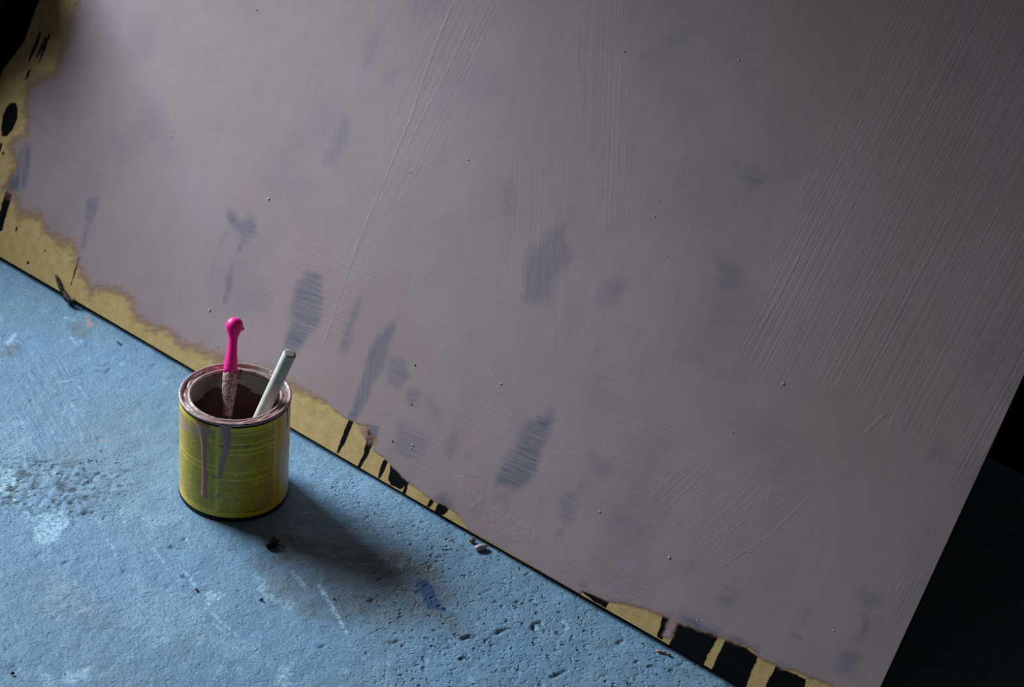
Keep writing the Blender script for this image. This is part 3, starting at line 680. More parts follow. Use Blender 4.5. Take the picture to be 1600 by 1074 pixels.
UNDER = [  # outline of each darker patch, strength, comb direction (0 along the edge, 1 upwards), softness
    ([(0.2866, 0.1678), (0.3059, 0.1628), (0.313, 0.1768), (0.3258, 0.1745), (0.3297, 0.1635), (0.3253, 0.1446), (0.3188, 0.1294), (0.3265, 0.0968), (0.3256, 0.08), (0.3134, 0.1212), (0.3132, 0.1435)], .6, .0, .005),
    ([(0.2874, 0.148), (0.2955, 0.1475), (0.3006, 0.1085), (0.3, 0.082), (0.2926, 0.0902), (0.2892, 0.1188)], .35, .0, .006),
    ([(0.4104, 0.1507), (0.4284, 0.1553), (0.4453, 0.1318), (0.4486, 0.1114), (0.4468, 0.0851), (0.4369, 0.0685), (0.4224, 0.0694), (0.4167, 0.0978), (0.4102, 0.1244)], .62, 0, .005),
    ([(0.487, 0.1565), (0.494, 0.1379), (0.496, 0.1064), (0.4917, 0.0938), (0.4839, 0.1156), (0.4857, 0.1416)], .45, .6, .005),
    ([(0.5371, 0.1491), (0.5438, 0.1378), (0.5451, 0.1098), (0.5452, 0.067), (0.5391, 0.0427), (0.5362, 0.0328), (0.5286, 0.0596), (0.5243, 0.0936), (0.5251, 0.1261)], .55, .7, .004),
    ([(0.5516, 0.1127), (0.5674, 0.116), (0.5805, 0.1041), (0.5743, 0.0907), (0.5593, 0.0876)], .45, 0, .005),
    ([(0.5859, 0.0937), (0.5982, 0.095), (0.6, 0.0831), (0.5884, 0.0821)], .35, 0, .005),
    ([(0.6437, 0.2771), (0.6611, 0.291), (0.6774, 0.3145), (0.6936, 0.2871), (0.6928, 0.2665), (0.6897, 0.2346), (0.6681, 0.2323), (0.6498, 0.2522)], .42, 1, .008),
    ([(0.5935, 0.3191), (0.6073, 0.3245), (0.6184, 0.2945), (0.6073, 0.2935)], .25, 1, .008),
    ([(0.6698, 0.3216), (0.6869, 0.3352), (0.6949, 0.3114), (0.6817, 0.306)], .25, 1, .008),
    ([(0.3771, 0.3147), (0.3933, 0.3135), (0.3989, 0.2904), (0.394, 0.2648), (0.3783, 0.2631), (0.3727, 0.2878)], .36, 1, .008),
    ([(0.372, 0.4206), (0.3843, 0.4213), (0.3954, 0.393), (0.3841, 0.3712), (0.374, 0.3784)], .22, 1, .01),
    ([(0.4085, 0.3763), (0.4199, 0.3768), (0.4262, 0.3613), (0.4141, 0.3605)], .2, 1, .008),
    ([(0.2539, 0.3063), (0.2603, 0.3161), (0.2686, 0.2969), (0.2605, 0.2902)], .15, 1, .008),
    ([(0.6838, 0.4977), (0.6987, 0.5142), (0.7283, 0.531), (0.728, 0.5132), (0.7017, 0.4928), (0.6829, 0.4842)], .3, .5, .01),
    ([(0.8129, 0.4271), (0.8256, 0.4384), (0.8515, 0.4225), (0.8382, 0.4128)], .35, 0, .008),
    ([(0.7822, 0.4369), (0.8031, 0.4395), (0.8195, 0.436), (0.7996, 0.4317)], .25, 0, .006),
    ([(0.8469, 0.3431), (0.861, 0.3443), (0.8715, 0.3272), (0.8559, 0.3175)], .35, 0, .008),
    ([(0.7435, 0.2773), (0.7603, 0.2856), (0.7615, 0.2647), (0.7473, 0.2588)], .3, 0, .008),
    ([(0.7256, 0.1238), (0.7478, 0.1386), (0.754, 0.1231), (0.7533, 0.1057), (0.7566, 0.0833), (0.7486, 0.0624), (0.7212, 0.0522), (0.7179, 0.07), (0.7237, 0.0906), (0.7238, 0.1113)], .66, 0, .006),
    ([(0.734, 0.131), (0.751, 0.1353), (0.7506, 0.1236), (0.7365, 0.1198)], .9, 0, .004),
    ([(0.5827, 0.0611), (0.6089, 0.0659), (0.6295, 0.0626), (0.6326, 0.0499), (0.6176, 0.0324), (0.595, 0.029)], .36, 0, .008),
    ([(0.6517, 0.0658), (0.657, 0.0752), (0.6683, 0.0664), (0.6651, 0.0496), (0.6549, 0.0497)], .4, 0, .007),
    ([(0.6134, 0.0905), (0.6305, 0.0939), (0.6371, 0.0745), (0.6256, 0.0735)], .35, 0, .007),
    ([(0.6717, 0.068), (0.6832, 0.0733), (0.6862, 0.0608), (0.6773, 0.0552)], .35, 0, .007),
    ([(0.7285, 0.046), (0.7369, 0.0486), (0.7371, 0.0418), (0.7287, 0.0392)], .3, 0, .006),
    ([(0.7905, 0.0823), (0.8095, 0.0946), (0.8166, 0.0743), (0.8121, 0.0552), (0.7986, 0.0507), (0.795, 0.064)], .38, 0, .008),
    ([(0.8023, 0.0403), (0.8093, 0.0451), (0.8108, 0.039), (0.8047, 0.0353)], .6, 0, .004),
    ([(0.8081, 0.1175), (0.8293, 0.1261), (0.8323, 0.1154), (0.8193, 0.1107)], .3, 0, .008),
    ([(0.8455, 0.0815), (0.8684, 0.0891), (0.8905, 0.0798), (0.8814, 0.0707), (0.8554, 0.0694)], .3, 0, .008),
    ([(0.9342, 0.0742), (0.9496, 0.0831), (0.9577, 0.0668), (0.9439, 0.0592)], .4, 0, .007),
    ([(0.982, 0.0659), (0.9988, 0.0711), (1.0033, 0.0591), (0.9874, 0.0536)], .4, 0, .007),
    ([(0.9811, 0.0752), (0.9893, 0.076), (0.993, 0.0714), (0.9848, 0.0705)], .4, 0, .004),
    ([(1.0628, 0.0906), (1.072, 0.0902), (1.0754, 0.0747), (1.0682, 0.0755)], .35, 0, .006),
    ([(1.1064, 0.1266), (1.1152, 0.1361), (1.1282, 0.1364), (1.1239, 0.1248), (1.113, 0.1199)], .36, 0, .008),
    ([(1.1174, 0.1108), (1.1253, 0.1123), (1.1298, 0.0933), (1.1212, 0.0863), (1.1187, 0.097)], .7, 0, .006),
    ([(1.117, 0.0728), (1.1271, 0.0768), (1.1292, 0.0615), (1.1196, 0.0564)], .5, 0, .008),
    ([(1.0619, 0.0684), (1.0754, 0.069), (1.0757, 0.0628), (1.066, 0.0629)], .5, 0, .004),
    ([(0.9596, 0.0303), (0.9746, 0.0326), (0.998, 0.0349), (1.0007, 0.0265), (0.9797, 0.0222), (0.9591, 0.0195)], .8, 0, .005),
    ([(1.0094, 0.0323), (1.0234, 0.0356), (1.0393, 0.0348), (1.0417, 0.027), (1.0205, 0.027), (1.0096, 0.0259)], .85, 0, .005),
    ([(1.0606, 0.0343), (1.0758, 0.0372), (1.0925, 0.0396), (1.0943, 0.0303), (1.0737, 0.0258), (1.0607, 0.0254)], .9, 0, .005),
    ([(0.9373, 0.0188), (0.9484, 0.0232), (0.9514, 0.0142), (0.9407, 0.012)], .6, 0, .004),
    ([(0.0931, 0.1076), (0.1061, 0.1173), (0.1118, 0.1048), (0.1127, 0.0896), (0.1124, 0.0685), (0.111, 0.0555), (0.1047, 0.0709), (0.1003, 0.0886)], .5, 0, .004),
    ([(-0.027, 0.1299), (-0.0194, 0.1304), (-0.0087, 0.113), (-0.0033, 0.0873), (-0.0096, 0.0864), (-0.0179, 0.1095)], .6, 1, .003),
    ([(-0.0365, 0.1104), (-0.0282, 0.1239), (-0.0172, 0.1042), (-0.0137, 0.0816), (-0.0276, 0.0699), (-0.0331, 0.0757)], .5, .6, .006),
    ([(-0.0326, 0.0871), (-0.0177, 0.0929), (-0.0126, 0.0797), (-0.0257, 0.0706)], .9, .6, .003),
    ([(0.6588, 0.0058), (0.6682, 0.0173), (0.6812, 0.0165), (0.689, 0.0063), (0.682, -0.0013), (0.6673, -0.0042)], .6, 0, .006),
    ([(0.5562, 0.039), (0.5703, 0.0426), (0.5757, 0.0222), (0.5636, 0.018)], .8, 0, .003),
    ([(0.5296, 0.0456), (0.5412, 0.0473), (0.5413, 0.0351), (0.5327, 0.0326)], .7, .7, .003),
    ([(0.847, 0.0107), (0.858, 0.0135), (0.8582, 0.0069), (0.8497, 0.0053)], .7, 0, .003),
    ([(1.1097, 0.2704), (1.1205, 0.2816), (1.1227, 0.269), (1.112, 0.2616)], .3, .6, .006),
    ([(0.8555, 0.2585), (0.8759, 0.2621), (0.8757, 0.2477), (0.8548, 0.2451)], .25, 0, .008),
    ([(0.889, 0.2503), (0.9002, 0.2571), (0.9013, 0.2459), (0.8918, 0.2417)], .3, 0, .006),
    ([(0.9759, 0.0005), (0.9817, 0.0035), (0.9831, -0.0024), (0.978, -0.0037)], .0, 0, .006),
]

def build_coat():
    ST = 0.0016
    ss = np.append(np.arange(BW0 + .004, BW1 - .0004, ST), BW1)
    vs = np.concatenate([np.arange(-.0026, .69, ST), np.linspace(.70, BH, 30)])
    X, Y = np.meshgrid(ss, vs)
    sagx = -0.0026 * np.exp(-((X - .62) / .33) ** 2)
    j1 = fbm(X, Y, 45, 1); j2 = fbm(X, Y, 160, 3, 3)
    sd = poly_sd(X, Y, COAT_EDGE)
    wdt = np.where(X < .5, .0150, .0030) * (1 - .6 * sstep(X, .44, .52)) + .001
    # the thin mauve wash between the drips right of the can
    sd = sd + (j1 - .5) * .012 * (1 - sstep(X, .42, .5)) + (j2 - .5) * .003
    wdt = wdt + .0022 * sstep(X, .85, .95)
    cover = np.clip(.55 + sd / (2 * wdt), 0, 1)
    wash = np.zeros_like(X)
    paint_max(wash, X, Y, [(0.5393, 0.0356), (0.5775, 0.0423), (0.6201, 0.0441), (0.625, 0.0181), (0.5895, 0.0193), (0.5672, 0.0197)], .55, .006, .006, j1)
    paint_max(wash, X, Y, [(0.0041, 0.0536), (0.0485, 0.0641), (0.0985, 0.0527), (0.1239, 0.0358), (0.1187, 0.0258), (0.0824, 0.0423), (0.0374, 0.0541), (0.0077, 0.0471)], .46, .006, .006, j1)
    paint_max(wash, X, Y, [(0.4529, 0.0293), (0.5106, 0.0334), (0.5359, 0.0283), (0.5011, 0.0168), (0.4607, 0.0145)], .36, .008, .008, j1)
    cover = np.maximum(cover, wash)
    # bare strip along the very bottom right of the can is left to the hardboard
    under = np.zeros_like(X); hatch = np.zeros_like(X)
    for poly, st, hd, sf in UNDER:
        F = np.zeros_like(X)
        paint_max(F, X, Y, poly, 1, sf * 1.15, sf * 1.5, j1)
        under = np.maximum(under, F * st)
        hatch = np.where(F > .02, hd, hatch)
    under = np.maximum(under, .16 * sstep(fbm(X, Y, 11, 6, 3), .52, .75))
    up, steep, side, crust, bead, diag = (np.zeros_like(X) for _ in range(6))
    paint_max(up, X, Y, [(0.8945, 0.6432), (0.9007, 0.5456), (0.8989, 0.4059), (0.8977, 0.2768), (0.9344, 0.2606), (1.0195, 0.2856), (1.091, 0.2618), (1.1478, 0.2513), (1.1819, 0.364), (1.1422, 0.5263), (1.0567, 0.7087)], 1, .012, .01, j1)
    paint_max(diag, X, Y, [(0.8839, 0.1562), (0.931, 0.165), (1.0124, 0.1872), (0.9993, 0.1425), (0.9745, 0.0915), (0.9404, 0.0943), (0.8757, 0.1126)], .8, .01, .008, j1)
    paint_max(up, X, Y, [(1.1337, 0.1454), (1.1528, 0.1736), (1.1571, 0.151), (1.1523, 0.1205), (1.1381, 0.1227)], .9, .008, .008, j1)
    paint_max(up, X, Y, [(0.4096, 0.4688), (0.5123, 0.5031), (0.5202, 0.3884), (0.5023, 0.2554), (0.4894, 0.1432), (0.4696, 0.0768), (0.4548, 0.1575), (0.439, 0.3091)], .45, .02, .01, j1)
    paint_max(steep, X, Y, [(0.5826, 0.5266), (0.6404, 0.5459), (0.688, 0.4428), (0.7378, 0.3352), (0.7179, 0.3206), (0.6494, 0.4018)], 1, .008, .01, j1)
    paint_max(steep, X, Y, [(0.5852, 0.3435), (0.6479, 0.3809), (0.7086, 0.2764), (0.7236, 0.215), (0.6839, 0.1979), (0.6222, 0.2546)], .8, .015, .01, j1)
    paint_max(steep, X, Y, [(0.1673, 0.0536), (0.2632, 0.0855), (0.2978, 0.0397), (0.2403, 0.015)], .4, .015, .01, j1)
    paint_max(side, X, Y, [(0.3528, 0.1742), (0.4586, 0.2023), (0.5035, 0.1848), (0.4931, 0.1016), (0.4116, 0.081), (0.3596, 0.1254)], .8, .015, .01, j1)
    paint_max(side, X, Y, [(0.6078, 0.1512), (0.8115, 0.2262), (0.9557, 0.2315), (1.0403, 0.2004), (0.8709, 0.107), (0.7388, 0.0578), (0.6302, 0.091)], .6, .02, .02, j1)
    paint_max(side, X, Y, [(0.8019, 0.0128), (0.8976, 0.0534), (0.9778, 0.0408), (0.944, 0.0203), (0.8622, 0.0021)], .9, .01, .01, j1)
    paint_max(side, X, Y, [(0.567, 0.0625), (0.6488, 0.0714), (0.6933, 0.0502), (0.6711, 0.0117), (0.598, 0.0197)], .6, .01, .01, j1)
    up += .10; side += .16; steep += .14
    paint_max(crust, X, Y, [(0.6754, 0.0362), (0.6923, 0.0358), (0.745, 0.0297), (0.7825, 0.0273), (0.7996, 0.0172), (0.7803, 0.0159), (0.7389, 0.0095), (0.7072, 0.015)], .5, .006, .01, j1)
    paint_max(crust, X, Y, [(0.8474, 0.0083), (0.8928, 0.0176), (0.9209, 0.0218), (0.8899, 0.0081), (0.8627, 0.0011)], .35, .005, .008, j1)
    for pts, w in (([(0.4531, 0.4624), (0.454, 0.4031), (0.4595, 0.3381), (0.4594, 0.2869), (0.4581, 0.2379), (0.4593, 0.1939)], .0016), ([(0.4593, 0.1939), (0.4625, 0.1427), (0.4678, 0.0942)], .0013),
                   ([(0.4827, 0.4585), (0.4792, 0.4015), (0.474, 0.3576), (0.4702, 0.3173)], .001), ([(1.0484, 0.2565), (1.0529, 0.2667), (1.0571, 0.2774)], .0016),
                   ([(0.9097, 0.2788), (0.9179, 0.3305), (0.9203, 0.3763)], .0006),
                   ([(0.9709, 0.0812), (1.0059, 0.1361), (1.0242, 0.1801)], .0006),
                   ([(0.6793, 0.045), (0.6998, 0.0504)], .0012), ([(0.6869, 0.0332), (0.7209, 0.0285), (0.7779, 0.0284)], .0014),
                   ([(0.2659, 0.0336), (0.2666, 0.0567), (0.2616, 0.0773)], .001),
                   ([(0.6296, 0.1746), (0.6491, 0.1691), (0.6766, 0.1397)], .0008)):
        paint_max(bead, X, Y, pts, 1, .001, .0006, j2, line=True, width=w * .6)
    Zc = .00032 + .00012 * cover + .0006 * (fbm(X, Y, 14, 2, 3) - .5) * np.clip(sd / .02, 0, 1)
    keep = (cover > .03) & (Y > sagx - .0001)
    iy, ix_ = X.shape
    idx = np.arange(iy * ix_).reshape(iy, ix_)
    fk = keep[:-1, :-1] & keep[:-1, 1:] & keep[1:, 1:] & keep[1:, :-1]
    quads = np.stack([idx[:-1, :-1], idx[:-1, 1:], idx[1:, 1:], idx[1:, :-1]], -1)[fk]
    used = np.unique(quads); remap = np.full(iy * ix_, -1); remap[used] = np.arange(len(used))
    quads = remap[quads]
    verts = np.stack([X, Y, Zc], -1).reshape(-1, 3)[used]
    me = bpy.data.meshes.new('paint_coat')
    me.vertices.add(len(verts)); me.vertices.foreach_set('co', verts.ravel())
    me.loops.add(quads.size); me.loops.foreach_set('vertex_index', quads.ravel().astype(np.int32))
    me.polygons.add(len(quads)); me.polygons.foreach_set('loop_start', np.arange(0, quads.size, 4, dtype=np.int32))
    me.update(calc_edges=True)
    for nm, F in (('cover', cover), ('under', under), ('hatch', hatch), ('ridge_up', up), ('ridge_steep', steep), ('ridge_side', side), ('crust', crust), ('bead', bead), ('ridge_diag', diag)):
        set_attr(me, nm, F.ravel()[used])
    return link_mesh('paint_coat', me, MT['coat'], board)
tag(build_coat(), 'brushed matt mauve paint with bluish undercoat showing through')

def drip_mesh(name, poly, mat, h=.0002, label=None, wob=.0006):
    """flat run of paint with a small thickness on the board face"""
    P = [Vector((x, y, 0)) for x, y in poly]
    pts = []
    for a, b in zip(P, P[1:] + P[:1]):
        k = max(1, int((b - a).length / .003))
        for i in range(k):
            q = a.lerp(b, i / k)
            pts.append((q.x + random.uniform(-wob, wob), max(q.y + random.uniform(-wob, wob), sag(q.x) - .0003)))
    bm = bmesh.new()
    lo_ = [bm.verts.new((x, y, .00005)) for x, y in pts]
    hi_ = [bm.verts.new((x, y, h)) for x, y in pts]
    bm.faces.new(hi_)
    for i in range(len(pts)):
        j = (i + 1) % len(pts)
        bm.faces.new((lo_[i], lo_[j], hi_[j], hi_[i]))
    bmesh.ops.triangulate(bm, faces=[f for f in bm.faces if len(f.verts) > 4])
    o = from_bm(name, bm, mat, board, smooth=False)
    if label:
        o['label'] = label
    return o

for poly in (
    [(0.5318, 0.038), (0.5389, 0.0398), (0.5387, 0.0246), (0.538, 0.0105), (0.5367, -0.0009), (0.5343, -0.0013), (0.5328, 0.0153), (0.5323, 0.0266)],
    [(0.5578, 0.0412), (0.5695, 0.0408), (0.57, 0.0296), (0.5705, 0.0184), (0.5698, 0.008), (0.5682, -0.0028), (0.5645, -0.0024), (0.5654, 0.0095), (0.5631, 0.0207)],
    [(0.5904, 0.0176), (0.5955, 0.0178), (0.5953, 0.0063), (0.5951, -0.0017), (0.5924, -0.0015), (0.591, 0.0079)],
    [(0.5998, 0.0163), (0.6139, 0.0143), (0.6298, 0.0104), (0.6253, 0.0041), (0.6219, -0.0011), (0.61, -0.0017), (0.6044, 0.0006), (0.6031, 0.0049), (0.6028, 0.0105)],
    [(0.6264, 0.0053), (0.6279, 0.0074), (0.6292, -0.0019), (0.6262, -0.0026)],
    [(0.6595, 0.0061), (0.6634, 0.0052), (0.6626, -0.0015), (0.6582, -0.0029)],
    [(0.6699, 0.0139), (0.6804, 0.0133), (0.683, 0.0033), (0.6779, -0.0033), (0.6691, -0.0026), (0.6693, 0.0052)],
    [(0.8531, 0.0016), (0.8678, 0.0063), (0.8851, 0.007), (0.8835, -0.0005), (0.8698, -0.0008)],
    [(0.9408, 0.0207), (0.9483, 0.0205), (0.9489, 0.0103), (0.9502, 0.0003), (0.9438, -0.0003), (0.9426, 0.0096)],
    [(0.9576, 0.0226), (0.9779, 0.0258), (0.9992, 0.0296), (0.9987, 0.0189), (0.9971, 0.0089), (0.9981, -0.0017), (0.9809, -0.0022), (0.9589, -0.0024), (0.9576, 0.0107)],
    [(1.0076, 0.03), (1.0249, 0.0325), (1.0425, 0.0313), (1.0429, 0.016), (1.0449, -0.0024), (1.0365, -0.0056), (1.0067, -0.0018), (1.0073, 0.0103), (1.0072, 0.022)],
    [(1.0616, 0.0323), (1.0762, 0.0335), (1.0923, 0.0344), (1.1006, 0.0145), (1.0929, 0.0007), (1.0635, -0.0002), (1.0613, 0.0128)],
    [(1.1362, 0.0664), (1.1377, 0.066), (1.1379, 0.056), (1.1385, 0.045), (1.1367, 0.0446), (1.1363, 0.0564)],
    [(-0.029, 0.0725), (-0.0177, 0.0705), (-0.0158, 0.0569), (-0.0141, 0.0416), (-0.0112, 0.0283), (-0.0161, 0.0248), (-0.0232, 0.0355), (-0.027, 0.0525)],
    [(-0.0725, 0.1648), (-0.0655, 0.1666), (-0.0577, 0.1607), (-0.0535, 0.1511), (-0.0542, 0.138), (-0.0595, 0.1272), (-0.0665, 0.1254), (-0.0727, 0.1344), (-0.0765, 0.1474), (-0.0765, 0.1578)],
    [(-0.0638, 0.1184), (-0.0604, 0.1165), (-0.0596, 0.1088), (-0.0633, 0.1074)],
    [(-0.0712, 0.2544), (-0.0677, 0.254), (-0.0661, 0.2308), (-0.0687, 0.2172), (-0.0713, 0.2179), (-0.0711, 0.2338)],
    [(-0.0557, 0.2566), (-0.0531, 0.2559), (-0.0527, 0.2371), (-0.0538, 0.2209), (-0.0555, 0.2219), (-0.0561, 0.2391)],
    [(-0.0598, 0.252), (-0.0576, 0.252), (-0.0572, 0.2371), (-0.0596, 0.2252), (-0.0612, 0.2262), (-0.0605, 0.2391)],
    [(-0.0643, 0.2092), (-0.0607, 0.2089), (-0.0631, 0.1969), (-0.0659, 0.1959)],
    [(0.1113, 0.0509), (0.115, 0.0501), (0.1143, 0.0435), (0.1152, 0.0322), (0.116, 0.0169), (0.1167, 0.0117), (0.1155, 0.0119), (0.1137, 0.0269), (0.1117, 0.0424)],
    [(0.007, 0.0404), (0.0092, 0.0405), (0.0099, 0.0352), (0.0076, 0.0351)],
    [(0.042, 0.0116), (0.0451, 0.0121), (0.0456, 0.0091), (0.0425, 0.0086)],
    [(-0.0567, 0.1099), (-0.0541, 0.1093), (-0.0536, 0.1063), (-0.0558, 0.1062)],
    [(0.0604, 0.0325), (0.0622, 0.0333), (0.062, 0.0316), (0.0598, 0.0315)],
):
    drip_mesh('black_paint_run', poly, MT['black'])

def nib(parent, x, y, r, mat, z0=.0004, name='paint_nib', sq=.7):
    bm = bmesh.new()
    bmesh.ops.create_icosphere(bm, subdivisions=2, radius=r)
    for v in bm.verts:
        k = 1 + .35 * (random.random() - .5)
        v.co = Vector((v.co.x * k * 1.1 + x, v.co.y * k + y, v.co.z * k * sq + z0))
    return from_bm(name, bm, mat, parent)
for (x, y), r, dk in zip([(0.3291, 0.2009), (0.3123, 0.0646), (0.5812, 0.1178), (0.5951, 0.0808), (0.6155, 0.0448), (0.5919, 0.0382), (0.682, 0.142), (0.8374, 0.0776), (0.9231, 0.0713), (0.9949, 0.1126), (0.9568, 0.264), (0.7819, 0.5199), (0.6637, 0.4867), (0.7803, 0.4061), (0.5444, 0.3279), (0.4862, 0.2916), (0.1722, 0.2149), (0.2177, 0.3781), (0.7635, 0.3699), (0.7653, 0.3541), (1.098, 0.0857), (0.9746, 0.0326), (0.9533, 0.4845), (0.9304, 0.2031), (0.6155, 0.0413), (0.3416, 0.0337), (0.7949, 0.3251)],
                         (2.4,2.6,1.5,1.5,1.6,1.5,2,1.6,2,1.3,2,1.5,1.2,1.1,1.5,1.2,1.4,1.2,1.2,1.3,1.5,1.3,1.1,1.1,1.2,1.2,1.1),
                         (0,0,1,1,0,1,0,0,0,0,0,0,1,0,0,1,0,1,0,0,0,0,0,0,0,1,0)):
    nib(board, x, y, r * .00062, MT['nib_dark' if dk else 'nib'])

# ------------------------------------------------------------------ paint can
CX, CY = -0.26234, 1.74666
can = empty('paint_can', Vector((CX, CY, 0)))
tag(can, 'open paint tin with yellow printed label and mauve drips on the floor', 'paint can')
V, F = lathe([(.0, .0035), (.045, .0035), (.0492, .0030), (.0505, .0), (.0528, .0), (.0534, .0012), (.0534, .1110), (.0530, .1122), (.0528, .1128)], 128)
from_data('outer_wall', V, F, MT['dark_tin'], can)
V, F = lathe([(.0505, .1120), (.0522, .1085), (.0522, .006), (.050, .0045), (.0, .0045)], 128)
inner = from_data('inner_wall', V, F, MT['inside'], can)
prof = []
for k in range(9):                                  # outer rolled bead
    a = -math.pi * .55 + (math.pi * 1.35) * k / 8
    prof.append((.0530 + .0017 * math.cos(a), .1147 + .0017 * math.sin(a)))
prof += [(.0508, .1140), (.0500, .1118), (.0478, .1112), (.0462, .1122)]
for k in range(9):                                  # inner curled lip
    a = math.pi * .25 + math.pi * 1.1 * k / 8
    prof.append((.0446 + .0018 * math.cos(a), .1132 + .0018 * math.sin(a)))
prof += [(.0436, .1105), (.0470, .1098), (.0520, .1100)]
V, F = lathe(prof, 160)
V = [(x * (1 + .006 * math.sin(3 * math.atan2(y, x) + 1)) if math.hypot(x, y) < .047 else x,
      y * (1 + .006 * math.sin(3 * math.atan2(y, x) + 1)) if math.hypot(x, y) < .047 else y, z) for x, y, z in V]
rim = tag(from_data('rim', V, F, MT['rim'], can), 'tin rim smeared with mauve paint')
V, F = lathe([(.0536, .0), (.0543, .0012), (.0543, .0030), (.0536, .0040)], 128)
tag(from_data('bottom_seam', V, F, MT['dark_tin'], can), 'dark seam around the foot')

# wet paint lying in the groove, thickest at the front
def groove_paint():
    n, m = 160, 10
    V, F = [], []
    for i in range(n):
        a = 2 * math.pi * i / n
        front = .5 - .5 * math.sin(a)
        w = .35 + .75 * front + .25 * math.sin(5 * a) + .12 * math.sin(11 * a + 2)
        w = max(0.04, min(1.15, w))
        for k in range(m + 1):
            t = k / m
            r = .0447 + (.0512 - .0447) * t
            z = .1118 + .0027 * w * (1 - .35 * (2 * t - 1) ** 2) + .0004 * math.sin(17 * a + 5 * t)
            V.append((r * math.cos(a), r * math.sin(a), z if w > .1 else .1105))
    for i in range(n):
        j = (i + 1) % n
        for k in range(m):
            F.append((i * (m + 1) + k, i * (m + 1) + k + 1, j * (m + 1) + k + 1, j * (m + 1) + k))
    return from_data('groove_paint', V, F, MT['mauve'], rim)
tag(groove_paint(), 'wet mauve paint filling the lid groove')
V, F = lathe([(.0, .036), (.03, .0358), (.05, .036), (.0521, .0375), (.0521, .030), (.0, .030)], 64)
tag(from_data('paint_pool', V, F, MT['pool'], inner), 'leftover mauve paint inside the tin')

def build_label():
    nA, nZ = 360, 110
    r = .05385; z0, z1 = .0050, .1114
    ang = np.linspace(-math.pi, math.pi, nA + 1); zz = np.linspace(z0, z1, nZ + 1)
    Aa, Zz = np.meshgrid(ang, zz)
    verts = np.stack([r * np.cos(Aa), r * np.sin(Aa), Zz], -1).reshape(-1, 3)
    idx = np.arange(verts.shape[0]).reshape(nZ + 1, nA + 1)
    U = Aa * r
    torn = np.zeros_like(U)
    paint_max(torn, U, Zz, [(a * r, z) for a, z in [(-0.9476, 0.0037), (-0.84, 0.0039), (-0.7515, -0.0005), (-0.5918, 0.0006), (-0.5133, -0.0073), (-0.5755, -0.0244), (-0.9265, -0.0156)]], 1, .0004)
    ok = torn < .5
    fk = ok[:-1, :-1] & ok[:-1, 1:] & ok[1:, 1:] & ok[1:, :-1]
    quads = np.stack([idx[:-1, :-1], idx[:-1, 1:], idx[1:, 1:], idx[1:, :-1]], -1)[fk]
    me = bpy.data.meshes.new('label')
    me.from_pydata(verts.tolist(), [], quads.tolist()); me.update()
    uvl = me.uv_layers.new(name='label_uv')
    li = np.empty(len(me.loops), dtype=np.int32); me.loops.foreach_get('vertex_index', li)
    uv = np.stack([U.ravel()[li], Zz.ravel()[li]], -1).astype(np.float32)
    uvl.data.foreach_set('uv', uv.ravel())
    cn = [(-1.7676, 0.0601), (-1.6957, 0.061), (-0.6287, 0.0591), (-0.5774, 0.0584), (-0.4216, 0.0568), (-0.4024, 0.06)]
    aL, aC0, aC1, aO0, aO1, aP = [c[0] for c in cn]
    text = np.zeros_like(U)
    left = (Aa < aL) & (Aa > aL - 1.35)
    mid = (Aa > aC0) & (Aa < aC1)
    rows = [.1015, .0905, .0860, .0780, .0720, .0660, .0560, .0525, .0440, .0385, .0350, .0120, .0085]
    gl = np.ones_like(U); gm = np.ones_like(U)
    for z in (.1052, .0912, .0625, .0565):
        gl *= 1 - (np.abs(Zz - z - .002) < .0010)
    for z in (.1030, .0925, .0800, .0860, .0590, .0500, .0440):
        gm *= 1 - (np.abs(Zz - z) < .0011)
    top = Zz < .1062
    text = np.where(left, gl, 0) * (Zz > .0125) + np.where(mid, gm, 0) * (Zz > .0105)
    text *= top
    text *= .75 + .25 * (vnoise(U, Zz, 160, 2) > .35)
    bold = np.zeros_like(U)
    for z, a0, a1 in ((.0898, aC0 + .02, aC0 + .55), (.0448, aC0 + .02, aC0 + .6), (.0195, aC0 + .75, aC0 + .95), (.0115, aC0 + .5, aC0 + .8)):
        bold = np.maximum(bold, ((np.abs(Zz - z) < .0007) & (Aa > a0) & (Aa < a1)) * .9)
    orange = ((Aa > aO0) & (Aa < aO1)) * .9
    pale = sstep(Aa, aP - .01, aP + .04) * .85 * (vnoise(U, Zz, 55, 3) > .2)
    smear = np.zeros_like(U); bluish = np.zeros_like(U)
    jn = fbm(U, Zz, 200, 2, 3)
    S = lambda c: [(a * r, z) for a, z in c]
    paint_max(smear, U, Zz, S([(-2.8318, 0.1018), (-2.2814, 0.0992), (-2.0047, 0.1017), (-1.8487, 0.1032), (-2.0877, 0.0879), (-2.2807, 0.0918), (-2.5392, 0.0881), (-2.8312, 0.0868)]), .9, .0015, .002, jn)
    paint_max(smear, U, Zz, S([(-1.9398, 0.025), (-1.811, 0.0257), (-1.6895, 0.0281)]), .8, .0008, .001, jn, line=True, width=.0012)
    paint_max(bluish, U, Zz, S([(-1.7907, 0.0521), (-1.7179, 0.0523), (-1.6467, 0.0516)]), .8, .0006, .001, jn, line=True, width=.0011)
    paint_max(bluish, U, Zz, S([(-1.714, 0.0309), (-1.6666, 0.033)]), .5, .0006, .001, jn, line=True, width=.0014)
    paint_max(smear, U, Zz, S([(-0.8227, 0.0562), (-0.6224, 0.049), (-0.5923, 0.0014), (-1.0027, 0.0132)]), .25, .004, .004, jn)
    for nm, Fv in (('text', text), ('bold', bold), ('orange', orange), ('pale', pale), ('smear', smear), ('bluish', bluish)):
        set_attr(me, nm, Fv)
    return link_mesh('label', me, MT['label'], can)
tag(build_label(), 'yellow paper label covered in tiny dark print')

